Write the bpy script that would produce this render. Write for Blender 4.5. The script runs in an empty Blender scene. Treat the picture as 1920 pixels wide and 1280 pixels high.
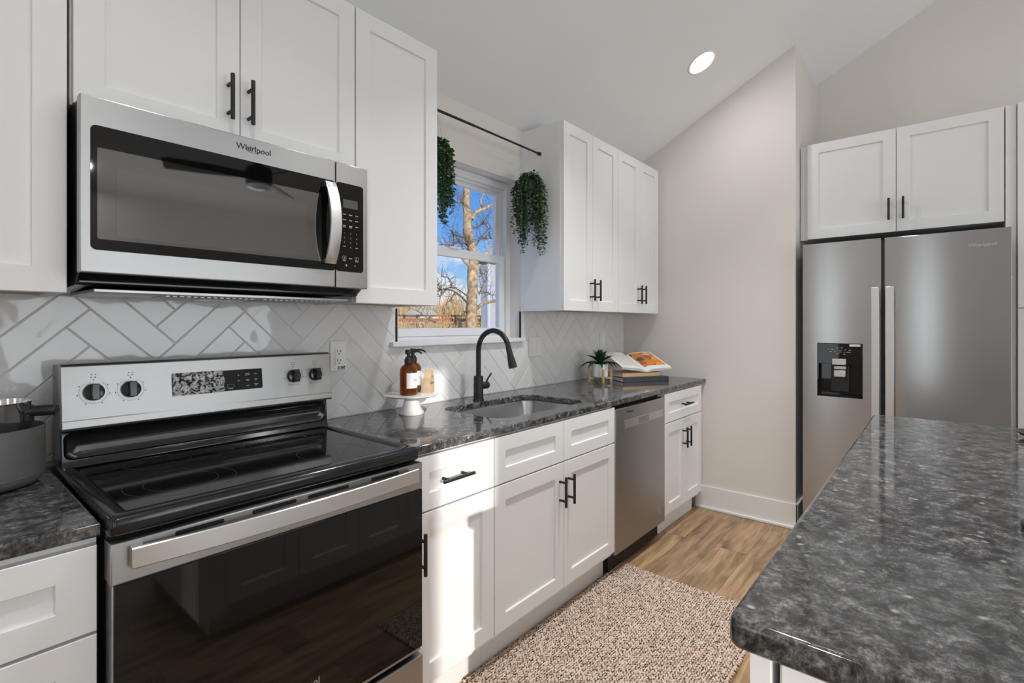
import bpy, bmesh, math, random
from mathutils import Vector, Matrix
from math import sin, cos, pi, radians as R
random.seed(7)
SC = bpy.context.scene
COL = SC.collection

# ------------------------------------------------------------------ camera
FPX, TH, HY = 945.556, 0.70202, 606.666
CAM = Vector((-1.0385, -1.9031, 1.3017))
cam = bpy.data.cameras.new('camera')
cam.sensor_width = 36.0
cam.lens = FPX / 1920 * 36.0
cam.shift_y = -(640 - HY) / 1920
cam.clip_start = 0.03
cam.clip_end = 400
camo = bpy.data.objects.new('camera', cam)
camo.location = CAM
camo.rotation_euler = (pi / 2, 0, TH - pi / 2)
COL.objects.link(camo)
SC.camera = camo

def at(px, py, y=None, z=None, x=None):
    a = (px - 960) / FPX
    b = (HY - py) / FPX
    c, s = cos(TH), sin(TH)
    D = Vector((c + a * s, s - a * c, b))
    t = (y - CAM.y) / D.y if y is not None else ((z - CAM.z) / D.z if z is not None else (x - CAM.x) / D.x)
    return CAM + D * t

# ------------------------------------------------------------------ view, sky, sun, fill lamps
SC.view_settings.view_transform = 'Standard'
SC.view_settings.look = 'None'
SC.view_settings.gamma = 1.0
SC.view_settings.exposure = 0.0
SC.cycles.max_bounces = 10
SC.cycles.diffuse_bounces = 6
SC.cycles.glossy_bounces = 6
SC.cycles.transparent_max_bounces = 16
SC.cycles.sample_clamp_indirect = 6

W = bpy.data.worlds.new('sky')
SC.world = W
W.use_nodes = True
nt = W.node_tree
nt.nodes.clear()
def N(tree, t, **k):
    n = tree.nodes.new(t)
    for a, v in k.items():
        if a in n.inputs:
            n.inputs[a].default_value = v
        else:
            setattr(n, a, v)
    return n
def ramp(tree, stops, interp='LINEAR'):
    n = tree.nodes.new('ShaderNodeValToRGB')
    n.color_ramp.interpolation = interp
    els = n.color_ramp.elements
    while len(els) < len(stops):
        els.new(0.5)
    for e, (p, c) in zip(els, stops):
        e.position = p
        e.color = (c[0], c[1], c[2], 1) if not isinstance(c, (int, float)) else (c, c, c, 1)
    return n
tc = N(nt, 'ShaderNodeTexCoord')
sep = N(nt, 'ShaderNodeSeparateXYZ')
nt.links.new(tc.outputs['Generated'], sep.inputs[0])
skyr = ramp(nt, [(0.0, (0.62, 0.74, 0.90)), (0.05, (0.44, 0.68, 0.96)), (0.16, (0.18, 0.44, 0.92)), (0.33, (0.08, 0.28, 0.82)), (1.0, (0.04, 0.16, 0.6))])
nt.links.new(sep.outputs['Z'], skyr.inputs['Fac'])
mp = N(nt, 'ShaderNodeMapping')
mp.inputs['Scale'].default_value = (1, 1, 2.6)
mp.inputs['Location'].default_value = (0.35, 0.1, 0.2)
nt.links.new(tc.outputs['Generated'], mp.inputs[0])
cn = N(nt, 'ShaderNodeTexNoise', Scale=4.2, Detail=7.0, Roughness=0.55)
nt.links.new(mp.outputs[0], cn.inputs['Vector'])
cr = ramp(nt, [(0.50, 0.0), (0.60, 1.0)])
nt.links.new(cn.outputs['Fac'], cr.inputs['Fac'])
hr = ramp(nt, [(0.0, 1.0), (0.13, 0.8), (0.2, 0.0)])
nt.links.new(sep.outputs['Z'], hr.inputs['Fac'])
mul = N(nt, 'ShaderNodeMath', operation='MULTIPLY')
nt.links.new(cr.outputs[0], mul.inputs[0])
nt.links.new(hr.outputs[0], mul.inputs[1])
mx = N(nt, 'ShaderNodeMixRGB')
mx.inputs[2].default_value = (0.93, 0.95, 1.0, 1)
nt.links.new(mul.outputs[0], mx.inputs[0])
nt.links.new(skyr.outputs[0], mx.inputs[1])
bg = N(nt, 'ShaderNodeBackground', Strength=1.0)
nt.links.new(mx.outputs[0], bg.inputs['Color'])
wo = N(nt, 'ShaderNodeOutputWorld')
nt.links.new(bg.outputs[0], wo.inputs[0])

SUN_TAN = 0.244
SUN_H = Vector((0.4657, 0.8850))
sun = bpy.data.lights.new('sun', 'SUN')
sun.energy = 3.2
sun.angle = R(0.6)
sun.color = (1.0, 0.95, 0.88)
suno = bpy.data.objects.new('sun', sun)
suno.rotation_euler = Vector((SUN_H.x, SUN_H.y, -SUN_TAN)).to_track_quat('-Z', 'Y').to_euler()
COL.objects.link(suno)

FRONT_Y = -5.4
LEFT_X = -3.6
RIDGE_Y = -2.9
SLOPE = 0.515
SUN_X = -2.379
EAVE = 2.453
def ceil_z(y):
    return EAVE + SLOPE * (-y) if y >= RIDGE_Y else EAVE + SLOPE * (-RIDGE_Y) - SLOPE * (RIDGE_Y - y)

def area(name, loc, size, size_y, power, direction, color=(1, 1, 1), shape='RECTANGLE', spread=None):
    l = bpy.data.lights.new(name, 'AREA')
    l.shape = shape
    l.size = size
    l.size_y = size_y
    l.energy = power
    l.color = color
    if spread:
        l.spread = spread
    o = bpy.data.objects.new(name, l)
    o.location = loc
    o.rotation_euler = Vector(direction).to_track_quat('-Z', 'Y').to_euler()
    COL.objects.link(o)
    return o
# fill lamps added at the wall openings behind the camera, in place of daylight
FILL_COL = (0.875, 0.948, 1.0)
area('daylight_front', (0.85, FRONT_Y + 0.03, 1.30), 2.6, 1.3, 41, (0, 1, 0.10), FILL_COL)
area('daylight_front', (SUN_X, FRONT_Y + 0.03, 1.6), 0.3, 1.9, 4, (0, 1, 0.0), FILL_COL)
area('daylight_left', (LEFT_X + 0.03, -4.4, 1.45), 1.2, 1.9, 24, (1, 0, 0.1), FILL_COL)
area('daylight_left', (LEFT_X + 0.03, -1.75, 1.4), 0.24, 2.0, 3.4, (1, 0, 0.0), FILL_COL)
area('daylight_left', (LEFT_X + 0.03, -0.52, 1.4), 0.30, 2.0, 3.6, (1, 0, 0.0), FILL_COL)

# ------------------------------------------------------------------ materials
def newmat(name):
    m = bpy.data.materials.new(name)
    m.use_nodes = True
    t = m.node_tree
    return m, t, t.nodes['Principled BSDF']
def mat(name, col, rough=0.5, metal=0.0, spec=0.5, coat=0.0, noise=0.0, nscale=40, bump=0.0, trans=0.0, ior=1.45, emit=None):
    m, t, b = newmat(name)
    b.inputs['Base Color'].default_value = (*col, 1)
    b.inputs['Roughness'].default_value = rough
    b.inputs['Metallic'].default_value = metal
    b.inputs['Specular IOR Level'].default_value = spec
    b.inputs['Coat Weight'].default_value = coat
    b.inputs['Coat Roughness'].default_value = 0.05
    b.inputs['Transmission Weight'].default_value = trans
    b.inputs['IOR'].default_value = ior
    if emit:
        b.inputs['Emission Color'].default_value = (*emit[0], 1)
        b.inputs['Emission Strength'].default_value = emit[1]
    c = N(t, 'ShaderNodeTexCoord')
    n = N(t, 'ShaderNodeTexNoise', Scale=float(nscale), Detail=4.0)
    t.links.new(c.outputs['Object'], n.inputs['Vector'])
    if noise:
        lo = tuple(max(0, x * (1 - noise)) for x in col)
        hi = tuple(min(1, x * (1 + noise)) for x in col)
        r = ramp(t, [(0.3, lo), (0.7, hi)])
        t.links.new(n.outputs['Fac'], r.inputs['Fac'])
        t.links.new(r.outputs[0], b.inputs['Base Color'])
    if bump:
        bp = N(t, 'ShaderNodeBump', Strength=bump, Distance=0.002)
        t.links.new(n.outputs['Fac'], bp.inputs['Height'])
        t.links.new(bp.outputs[0], b.inputs['Normal'])
    return m

M_CAB = mat('painted_cabinet_white', (0.80, 0.80, 0.80), 0.38, noise=0.01, nscale=3)
M_WALL = mat('greige_wall_paint', (0.74, 0.705, 0.668), 0.75, spec=0.25, noise=0.012, nscale=2)
M_CEIL = mat('ceiling_paint', (0.87, 0.87, 0.875), 0.8, spec=0.2, noise=0.01, nscale=2)
M_TRIM = mat('trim_white', (0.80, 0.80, 0.80), 0.4, noise=0.01, nscale=3)
M_VINYL = mat('window_vinyl', (0.80, 0.80, 0.81), 0.35, noise=0.01, nscale=4)
M_BLACK = mat('black_matte_metal', (0.012, 0.012, 0.013), 0.42, spec=0.5, noise=0.2, nscale=60)
M_BLKGL = mat('black_enamel', (0.010, 0.010, 0.011), 0.14, spec=0.6, noise=0.2, nscale=8)
M_BLKPL = mat('black_plastic', (0.018, 0.018, 0.019), 0.35, noise=0.2, nscale=30)
M_DARK = mat('dark_recess', (0.006, 0.006, 0.006), 0.6, noise=0.2, nscale=10)
M_OVEN = mat('oven_black_glass', (0.004, 0.004, 0.004), 0.035, spec=0.5, noise=0.1, nscale=4)
M_CERAM = mat('ceramic_cooktop_glass', (0.006, 0.006, 0.007), 0.07, spec=0.5, noise=0.2, nscale=30)
M_RING = mat('burner_print_grey', (0.045, 0.045, 0.045), 0.3, noise=0.1, nscale=50)
M_PRINT = mat('panel_print_grey', (0.42, 0.42, 0.42), 0.5, noise=0.05, nscale=80)
M_PRINTD = mat('panel_print_dark', (0.03, 0.03, 0.03), 0.5, noise=0.05, nscale=80)
M_MWGLASS = mat('microwave_window_glass', (0.012, 0.012, 0.012), 0.03, ior=2.6, noise=0.04, nscale=300)
M_MWMESH = mat('microwave_window_mesh', (0.020, 0.020, 0.020), 0.045, ior=2.7, noise=0.05, nscale=900)
M_MWBLK = mat('microwave_black_glass', (0.003, 0.003, 0.003), 0.03, spec=0.5, noise=0.1, nscale=10)
M_LCD = mat('display_grey', (0.10, 0.10, 0.10), 0.25, noise=0.05, nscale=50)
M_WOODU = mat('raw_wood_underside', (0.52, 0.36, 0.23), 0.6, noise=0.15, nscale=15)
M_GROUT = mat('grout', (0.66, 0.66, 0.655), 0.8, noise=0.05, nscale=90)
M_PLATE = mat('outlet_plastic', (0.78, 0.78, 0.77), 0.3, noise=0.01, nscale=8)
M_CERW = mat('white_ceramic', (0.82, 0.82, 0.81), 0.2, coat=0.3, noise=0.02, nscale=10)
M_PAN = mat('grey_nonstick', (0.16, 0.16, 0.16), 0.42, metal=0.4, noise=0.06, nscale=60)
M_WOOD = mat('pale_wood', (0.52, 0.38, 0.24), 0.55, noise=0.18, nscale=22)
M_PAPER = mat('paper', (0.80, 0.79, 0.77), 0.7, noise=0.02, nscale=30)
M_TANB = mat('tan_book_cloth', (0.60, 0.42, 0.24), 0.6, noise=0.08, nscale=40)
M_NAVY = mat('dark_book_cloth', (0.020, 0.023, 0.030), 0.35, noise=0.5, nscale=30)
M_SOIL = mat('dark_soil', (0.02, 0.016, 0.012), 0.9, noise=0.3, nscale=90)
M_LABEL = mat('bottle_label', (0.72, 0.72, 0.74), 0.6, noise=0.02, nscale=30)
M_SIGNW = mat('sticker_white', (0.75, 0.75, 0.75), 0.5, noise=0.02, nscale=30)
M_LAMP = mat('lamp_diffuser', (0.9, 0.9, 0.9), 0.5, emit=((1, 0.98, 0.95), 9.0))
M_GASKET = mat('rubber_gasket', (0.02, 0.02, 0.02), 0.6, noise=0.2, nscale=30)

def steel(name, col=(0.40, 0.40, 0.40), rough=0.36, axis='X', aniso=0.65):
    m, t, b = newmat(name)
    b.inputs['Metallic'].default_value = 1.0
    b.inputs['Anisotropic'].default_value = aniso
    b.inputs['Anisotropic Rotation'].default_value = 0.25
    tg = N(t, 'ShaderNodeTangent', direction_type='RADIAL', axis='Z')
    t.links.new(tg.outputs[0], b.inputs['Tangent'])
    c = N(t, 'ShaderNodeTexCoord')
    mpn = N(t, 'ShaderNodeMapping')
    mpn.inputs['Scale'].default_value = {'X': (3, 3, 900), 'Z': (900, 900, 3)}[axis]
    t.links.new(c.outputs['Object'], mpn.inputs[0])
    n = N(t, 'ShaderNodeTexNoise', Scale=1.0, Detail=3.0)
    t.links.new(mpn.outputs[0], n.inputs['Vector'])
    r = ramp(t, [(0.3, tuple(x * 0.985 for x in col)), (0.7, tuple(min(1, x * 1.015) for x in col))])
    t.links.new(n.outputs['Fac'], r.inputs['Fac'])
    t.links.new(r.outputs[0], b.inputs['Base Color'])
    rr = ramp(t, [(0.3, rough * 0.99), (0.7, rough * 1.01)])
    t.links.new(n.outputs['Fac'], rr.inputs['Fac'])
    t.links.new(rr.outputs[0], b.inputs['Roughness'])
    return m
M_STEEL = steel('brushed_stainless')
M_STEELD = steel('dark_stainless', (0.42, 0.42, 0.42), 0.33)
M_FRIDGE = steel('fridge_stainless', (0.44, 0.44, 0.44), 0.21, aniso=0.9)
M_SINK = steel('sink_stainless', (0.55, 0.55, 0.55), 0.3, aniso=0.3)
M_CHROME = mat('polished_steel', (0.75, 0.75, 0.75), 0.12, metal=1.0, noise=0.02, nscale=20)
M_HANDLE = steel('handle_stainless', (0.62, 0.62, 0.62), 0.36)

# speckled grey granite
def granite():
    m, t, b = newmat('grey_granite')
    c = N(t, 'ShaderNodeTexCoord')
    warp = N(t, 'ShaderNodeTexNoise', Scale=9.0, Detail=3.0)
    t.links.new(c.outputs['Object'], warp.inputs['Vector'])
    add = N(t, 'ShaderNodeMixRGB', blend_type='ADD')
    add.inputs[0].default_value = 0.05
    t.links.new(c.outputs['Object'], add.inputs[1])
    t.links.new(warp.outputs['Color'], add.inputs[2])
    n1 = N(t, 'ShaderNodeTexNoise', Scale=30.0, Detail=10.0, Roughness=0.80, Distortion=0.2)
    n2 = N(t, 'ShaderNodeTexNoise', Scale=150.0, Detail=5.0, Roughness=0.75, Distortion=0.2)
    v = N(t, 'ShaderNodeTexVoronoi', Scale=38.0)
    for n in (n1, n2, v):
        t.links.new(add.outputs[0], n.inputs['Vector'])
    r1 = ramp(t, [(0.38, (0.010, 0.010, 0.011)), (0.46, (0.045, 0.045, 0.046)), (0.55, (0.12, 0.12, 0.122)), (0.66, (0.28, 0.28, 0.28))])
    t.links.new(n1.outputs['Fac'], r1.inputs['Fac'])
    r2 = ramp(t, [(0.34, (0.22, 0.22, 0.22)), (0.5, (0.85, 0.85, 0.85)), (0.68, (1.5, 1.5, 1.5))])
    t.links.new(n2.outputs['Fac'], r2.inputs['Fac'])
    mm = N(t, 'ShaderNodeMixRGB', blend_type='MULTIPLY')
    mm.inputs[0].default_value = 0.9
    t.links.new(r1.outputs[0], mm.inputs[1])
    t.links.new(r2.outputs[0], mm.inputs[2])
    rv = ramp(t, [(0.10, 1.0), (0.26, 0.0)])
    t.links.new(v.outputs['Distance'], rv.inputs['Fac'])
    sel = ramp(t, [(0.76, 0.0), (0.80, 0.85)])
    sp = N(t, 'ShaderNodeSeparateXYZ')
    t.links.new(v.outputs['Color'], sp.inputs[0])
    t.links.new(sp.outputs['X'], sel.inputs['Fac'])
    ml = N(t, 'ShaderNodeMath', operation='MULTIPLY')
    t.links.new(rv.outputs[0], ml.inputs[0])
    t.links.new(sel.outputs[0], ml.inputs[1])
    fl = N(t, 'ShaderNodeMixRGB')
    fl.inputs[2].default_value = (0.38, 0.38, 0.38, 1)
    t.links.new(ml.outputs[0], fl.inputs[0])
    t.links.new(mm.outputs[0], fl.inputs[1])
    t.links.new(fl.outputs[0], b.inputs['Base Color'])
    b.inputs['Roughness'].default_value = 0.075
    b.inputs['Specular IOR Level'].default_value = 0.6
    return m
M_GRAN = granite()

# glazed tile: soft undulation under a clear glaze
def tile():
    m, t, b = newmat('white_glazed_tile')
    b.inputs['Roughness'].default_value = 0.07
    c = N(t, 'ShaderNodeTexCoord')
    g = N(t, 'ShaderNodeNewGeometry')
    r = ramp(t, [(0.0, (0.70, 0.70, 0.70)), (1.0, (0.77, 0.77, 0.77))])
    t.links.new(g.outputs['Random Per Island'], r.inputs['Fac'])
    t.links.new(r.outputs[0], b.inputs['Base Color'])
    n = N(t, 'ShaderNodeTexNoise', Scale=11.0, Detail=1.5)
    t.links.new(c.outputs['Object'], n.inputs['Vector'])
    bp = N(t, 'ShaderNodeBump', Strength=0.28, Distance=0.012)
    t.links.new(n.outputs['Fac'], bp.inputs['Height'])
    t.links.new(bp.outputs[0], b.inputs['Normal'])
    return m
M_TILE = tile()

# oak look plank floor, boards running along x
def floor_mat():
    m, t, b = newmat('oak_plank_floor')
    c = N(t, 'ShaderNodeTexCoord')
    br = N(t, 'ShaderNodeTexBrick', Scale=1.0)
    br.offset = 0.37
    br.inputs['Color1'].default_value = (0, 0, 0, 1)
    br.inputs['Color2'].default_value = (1, 1, 1, 1)
    br.inputs['Mortar'].default_value = (0.5, 0.5, 0.5, 1)
    br.inputs['Mortar Size'].default_value = 0.0012
    br.inputs['Brick Width'].default_value = 1.22
    br.inputs['Row Height'].default_value = 0.18
    t.links.new(c.outputs['Object'], br.inputs['Vector'])
    # shift the grain on every board
    sc = N(t, 'ShaderNodeVectorMath', operation='SCALE')
    sc.inputs['Scale'].default_value = 7.3
    t.links.new(br.outputs['Color'], sc.inputs[0])
    ad = N(t, 'ShaderNodeVectorMath', operation='ADD')
    t.links.new(c.outputs['Object'], ad.inputs[0])
    t.links.new(sc.outputs[0], ad.inputs[1])
    mp1 = N(t, 'ShaderNodeMapping')
    mp1.inputs['Scale'].default_value = (1.6, 16, 1)
    t.links.new(ad.outputs[0], mp1.inputs[0])
    n1 = N(t, 'ShaderNodeTexNoise', Scale=1.6, Detail=9.0, Roughness=0.62, Distortion=0.9)
    t.links.new(mp1.outputs[0], n1.inputs['Vector'])
    mp2 = N(t, 'ShaderNodeMapping')
    mp2.inputs['Scale'].default_value = (2.2, 5.5, 1)
    t.links.new(ad.outputs[0], mp2.inputs[0])
    n2 = N(t, 'ShaderNodeTexNoise', Scale=1.5, Detail=3.0)
    t.links.new(mp2.outputs[0], n2.inputs['Vector'])
    r1 = ramp(t, [(0.30, (0.165, 0.098, 0.052)), (0.45, (0.335, 0.212, 0.115)), (0.58, (0.46, 0.305, 0.172)), (0.75, (0.58, 0.405, 0.245))])
    t.links.new(n1.outputs['Fac'], r1.inputs['Fac'])
    r2 = ramp(t, [(0.30, (0.55, 0.52, 0.50)), (0.42, (0.95, 0.95, 0.95)), (0.75, (1.12, 1.10, 1.08))])
    t.links.new(n2.outputs['Fac'], r2.inputs['Fac'])
    mm = N(t, 'ShaderNodeMixRGB', blend_type='MULTIPLY')
    mm.inputs[0].default_value = 0.8
    t.links.new(r1.outputs[0], mm.inputs[1])
    t.links.new(r2.outputs[0], mm.inputs[2])
    r3 = ramp(t, [(0.0, (0.80, 0.80, 0.82)), (1.0, (1.15, 1.13, 1.10))])
    t.links.new(br.outputs['Color'], r3.inputs['Fac'])
    m3 = N(t, 'ShaderNodeMixRGB', blend_type='MULTIPLY')
    m3.inputs[0].default_value = 1.0
    t.links.new(mm.outputs[0], m3.inputs[1])
    t.links.new(r3.outputs[0], m3.inputs[2])
    dk = N(t, 'ShaderNodeMixRGB')
    dk.inputs[2].default_value = (0.06, 0.04, 0.025, 1)
    t.links.new(br.outputs['Fac'], dk.inputs[0])
    t.links.new(m3.outputs[0], dk.inputs[1])
    t.links.new(dk.outputs[0], b.inputs['Base Color'])
    b.inputs['Roughness'].default_value = 0.42
    bp = N(t, 'ShaderNodeBump', Strength=0.15, Distance=0.002)
    t.links.new(n1.outputs['Fac'], bp.inputs['Height'])
    t.links.new(bp.outputs[0], b.inputs['Normal'])
    return m
M_FLOOR = floor_mat()

def island_ramp(name, stops, rough=0.8, spec=0.3, interp='CONSTANT'):
    m, t, b = newmat(name)
    g = N(t, 'ShaderNodeNewGeometry')
    r = ramp(t, stops, interp)
    t.links.new(g.outputs['Random Per Island'], r.inputs['Fac'])
    t.links.new(r.outputs[0], b.inputs['Base Color'])
    b.inputs['Roughness'].default_value = rough
    b.inputs['Specular IOR Level'].default_value = spec
    return m
M_DISP = mat('display_black', (0.010, 0.010, 0.010), 0.45, spec=0.25, noise=0.1, nscale=40)
M_RUG = island_ramp('braided_rug_fibre', [(0.0, (0.64, 0.51, 0.425)), (0.4, (0.71, 0.585, 0.50)), (0.80, (0.55, 0.42, 0.335))], 0.9, 0.15)
M_RUGD = island_ramp('dark_rug_strand', [(0.0, (0.07, 0.045, 0.028)), (0.45, (0.16, 0.10, 0.055)), (0.8, (0.32, 0.21, 0.11))], 0.9, 0.15)  # brown yarn flecks that also paint the shadow between stitches
M_RUGB = mat('rug_backing', (0.22, 0.15, 0.10), 0.9, noise=0.3, nscale=90)
M_VINE = island_ramp('vine_leaf_green', [(0.0, (0.036, 0.085, 0.026)), (0.4, (0.060, 0.145, 0.045)), (0.7, (0.020, 0.050, 0.024)), (0.88, (0.13, 0.23, 0.10))], 0.4, 0.5)
M_LEAF = island_ramp('succulent_green', [(0.0, (0.010, 0.045, 0.014)), (0.5, (0.006, 0.024, 0.010)), (0.8, (0.014, 0.085, 0.018))], 0.38, 0.5)
M_BARK = mat('tree_bark', (0.56, 0.38, 0.21), 0.9, spec=0.1, noise=0.6, nscale=3.2, bump=0.0)
M_TWIG = mat('twig_brown', (0.20, 0.145, 0.10), 0.9, spec=0.1, noise=0.3, nscale=3)
M_BRUSH = island_ramp('winter_brush', [(0.0, (0.80, 0.56, 0.28)), (0.35, (0.62, 0.40, 0.18)), (0.65, (0.88, 0.68, 0.38)), (0.88, (0.50, 0.24, 0.10))], 0.9, 0.1)
M_GROUND = mat('dry_grass', (0.60, 0.43, 0.22), 0.95, spec=0.1, noise=0.4, nscale=1.2)
M_SIDING = mat('pale_siding', (0.62, 0.60, 0.58), 0.7, noise=0.06, nscale=3)
M_RED = mat('red_fence_paint', (0.55, 0.14, 0.05), 0.7, noise=0.35, nscale=3)
M_SHED = mat('cream_shed_paint', (0.85, 0.76, 0.52), 0.7, noise=0.06, nscale=2)
M_ROOF = mat('grey_shingles', (0.15, 0.14, 0.14), 0.8, noise=0.2, nscale=4)

def glass_pane():
    m = bpy.data.materials.new('window_glass')
    m.use_nodes = True
    t = m.node_tree
    t.nodes.clear()
    o = N(t, 'ShaderNodeOutputMaterial')
    mixs = N(t, 'ShaderNodeMixShader')
    lw = N(t, 'ShaderNodeLayerWeight', Blend=0.5)
    pw = N(t, 'ShaderNodeMath', operation='POWER')
    pw.inputs[1].default_value = 4.0
    t.links.new(lw.outputs['Facing'], pw.inputs[0])
    fr = N(t, 'ShaderNodeMath', operation='MULTIPLY_ADD')
    fr.inputs[1].default_value = 0.35
    fr.inputs[2].default_value = 0.02
    t.links.new(pw.outputs[0], fr.inputs[0])
    tr = N(t, 'ShaderNodeBsdfTransparent')
    tr.inputs[0].default_value = (0.97, 0.98, 0.98, 1)
    gl = N(t, 'ShaderNodeBsdfGlossy', Roughness=0.01)
    t.links.new(fr.outputs[0], mixs.inputs[0])
    t.links.new(tr.outputs[0], mixs.inputs[1])
    t.links.new(gl.outputs[0], mixs.inputs[2])
    t.links.new(mixs.outputs[0], o.inputs[0])
    return m
M_GLASS = glass_pane()
def amber():
    m, t, b = newmat('amber_glass')
    b.inputs['Base Color'].default_value = (0.42, 0.17, 0.012, 1)
    b.inputs['Roughness'].default_value = 0.06
    b.inputs['Transmission Weight'].default_value = 0.88
    b.inputs['IOR'].default_value = 1.38
    b.inputs['Specular IOR Level'].default_value = 0.7
    c = N(t, 'ShaderNodeTexCoord')
    n = N(t, 'ShaderNodeTexNoise', Scale=6.0)
    t.links.new(c.outputs['Object'], n.inputs['Vector'])
    r = ramp(t, [(0.3, (0.26, 0.085, 0.005)), (0.7, (0.38, 0.14, 0.010))])
    t.links.new(n.outputs['Fac'], r.inputs['Fac'])
    t.links.new(r.outputs[0], b.inputs['Base Color'])
    return m
M_AMBER = amber()
def film_mat():
    # creased protective film: bright wrinkles over a dark display
    m, t, b = newmat('creased_protective_film')
    c = N(t, 'ShaderNodeTexCoord')
    n = N(t, 'ShaderNodeTexNoise', Scale=42.0, Detail=3.0, Distortion=2.4)
    t.links.new(c.outputs['Object'], n.inputs['Vector'])
    r = ramp(t, [(0.45, (0.012, 0.012, 0.012)), (0.50, (0.62, 0.62, 0.62)), (0.56, (0.34, 0.34, 0.34)), (0.62, (0.78, 0.78, 0.78))])
    t.links.new(n.outputs['Fac'], r.inputs['Fac'])
    t.links.new(r.outputs[0], b.inputs['Base Color'])
    bp = N(t, 'ShaderNodeBump', Strength=0.8, Distance=0.004)
    t.links.new(n.outputs['Fac'], bp.inputs['Height'])
    t.links.new(bp.outputs[0], b.inputs['Normal'])
    b.inputs['Roughness'].default_value = 0.3
    return m
M_FILM = film_mat()
def photo_page():
    m, t, b = newmat('cookbook_photo_print')
    c = N(t, 'ShaderNodeTexCoord')
    n = N(t, 'ShaderNodeTexVoronoi', Scale=20.0)
    t.links.new(c.outputs['Object'], n.inputs['Vector'])
    sp = N(t, 'ShaderNodeSeparateXYZ')
    t.links.new(n.outputs['Color'], sp.inputs[0])
    r = ramp(t, [(0.0, (0.75, 0.22, 0.02)), (0.25, (0.85, 0.34, 0.03)), (0.42, (0.10, 0.08, 0.08)), (0.55, (0.62, 0.60, 0.50)), (0.7, (0.62, 0.08, 0.02)), (0.85, (0.35, 0.30, 0.12))], 'CONSTANT')
    t.links.new(sp.outputs['X'], r.inputs['Fac'])
    t.links.new(r.outputs[0], b.inputs['Base Color'])
    b.inputs['Roughness'].default_value = 0.35
    return m
M_PHOTO = photo_page()

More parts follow.
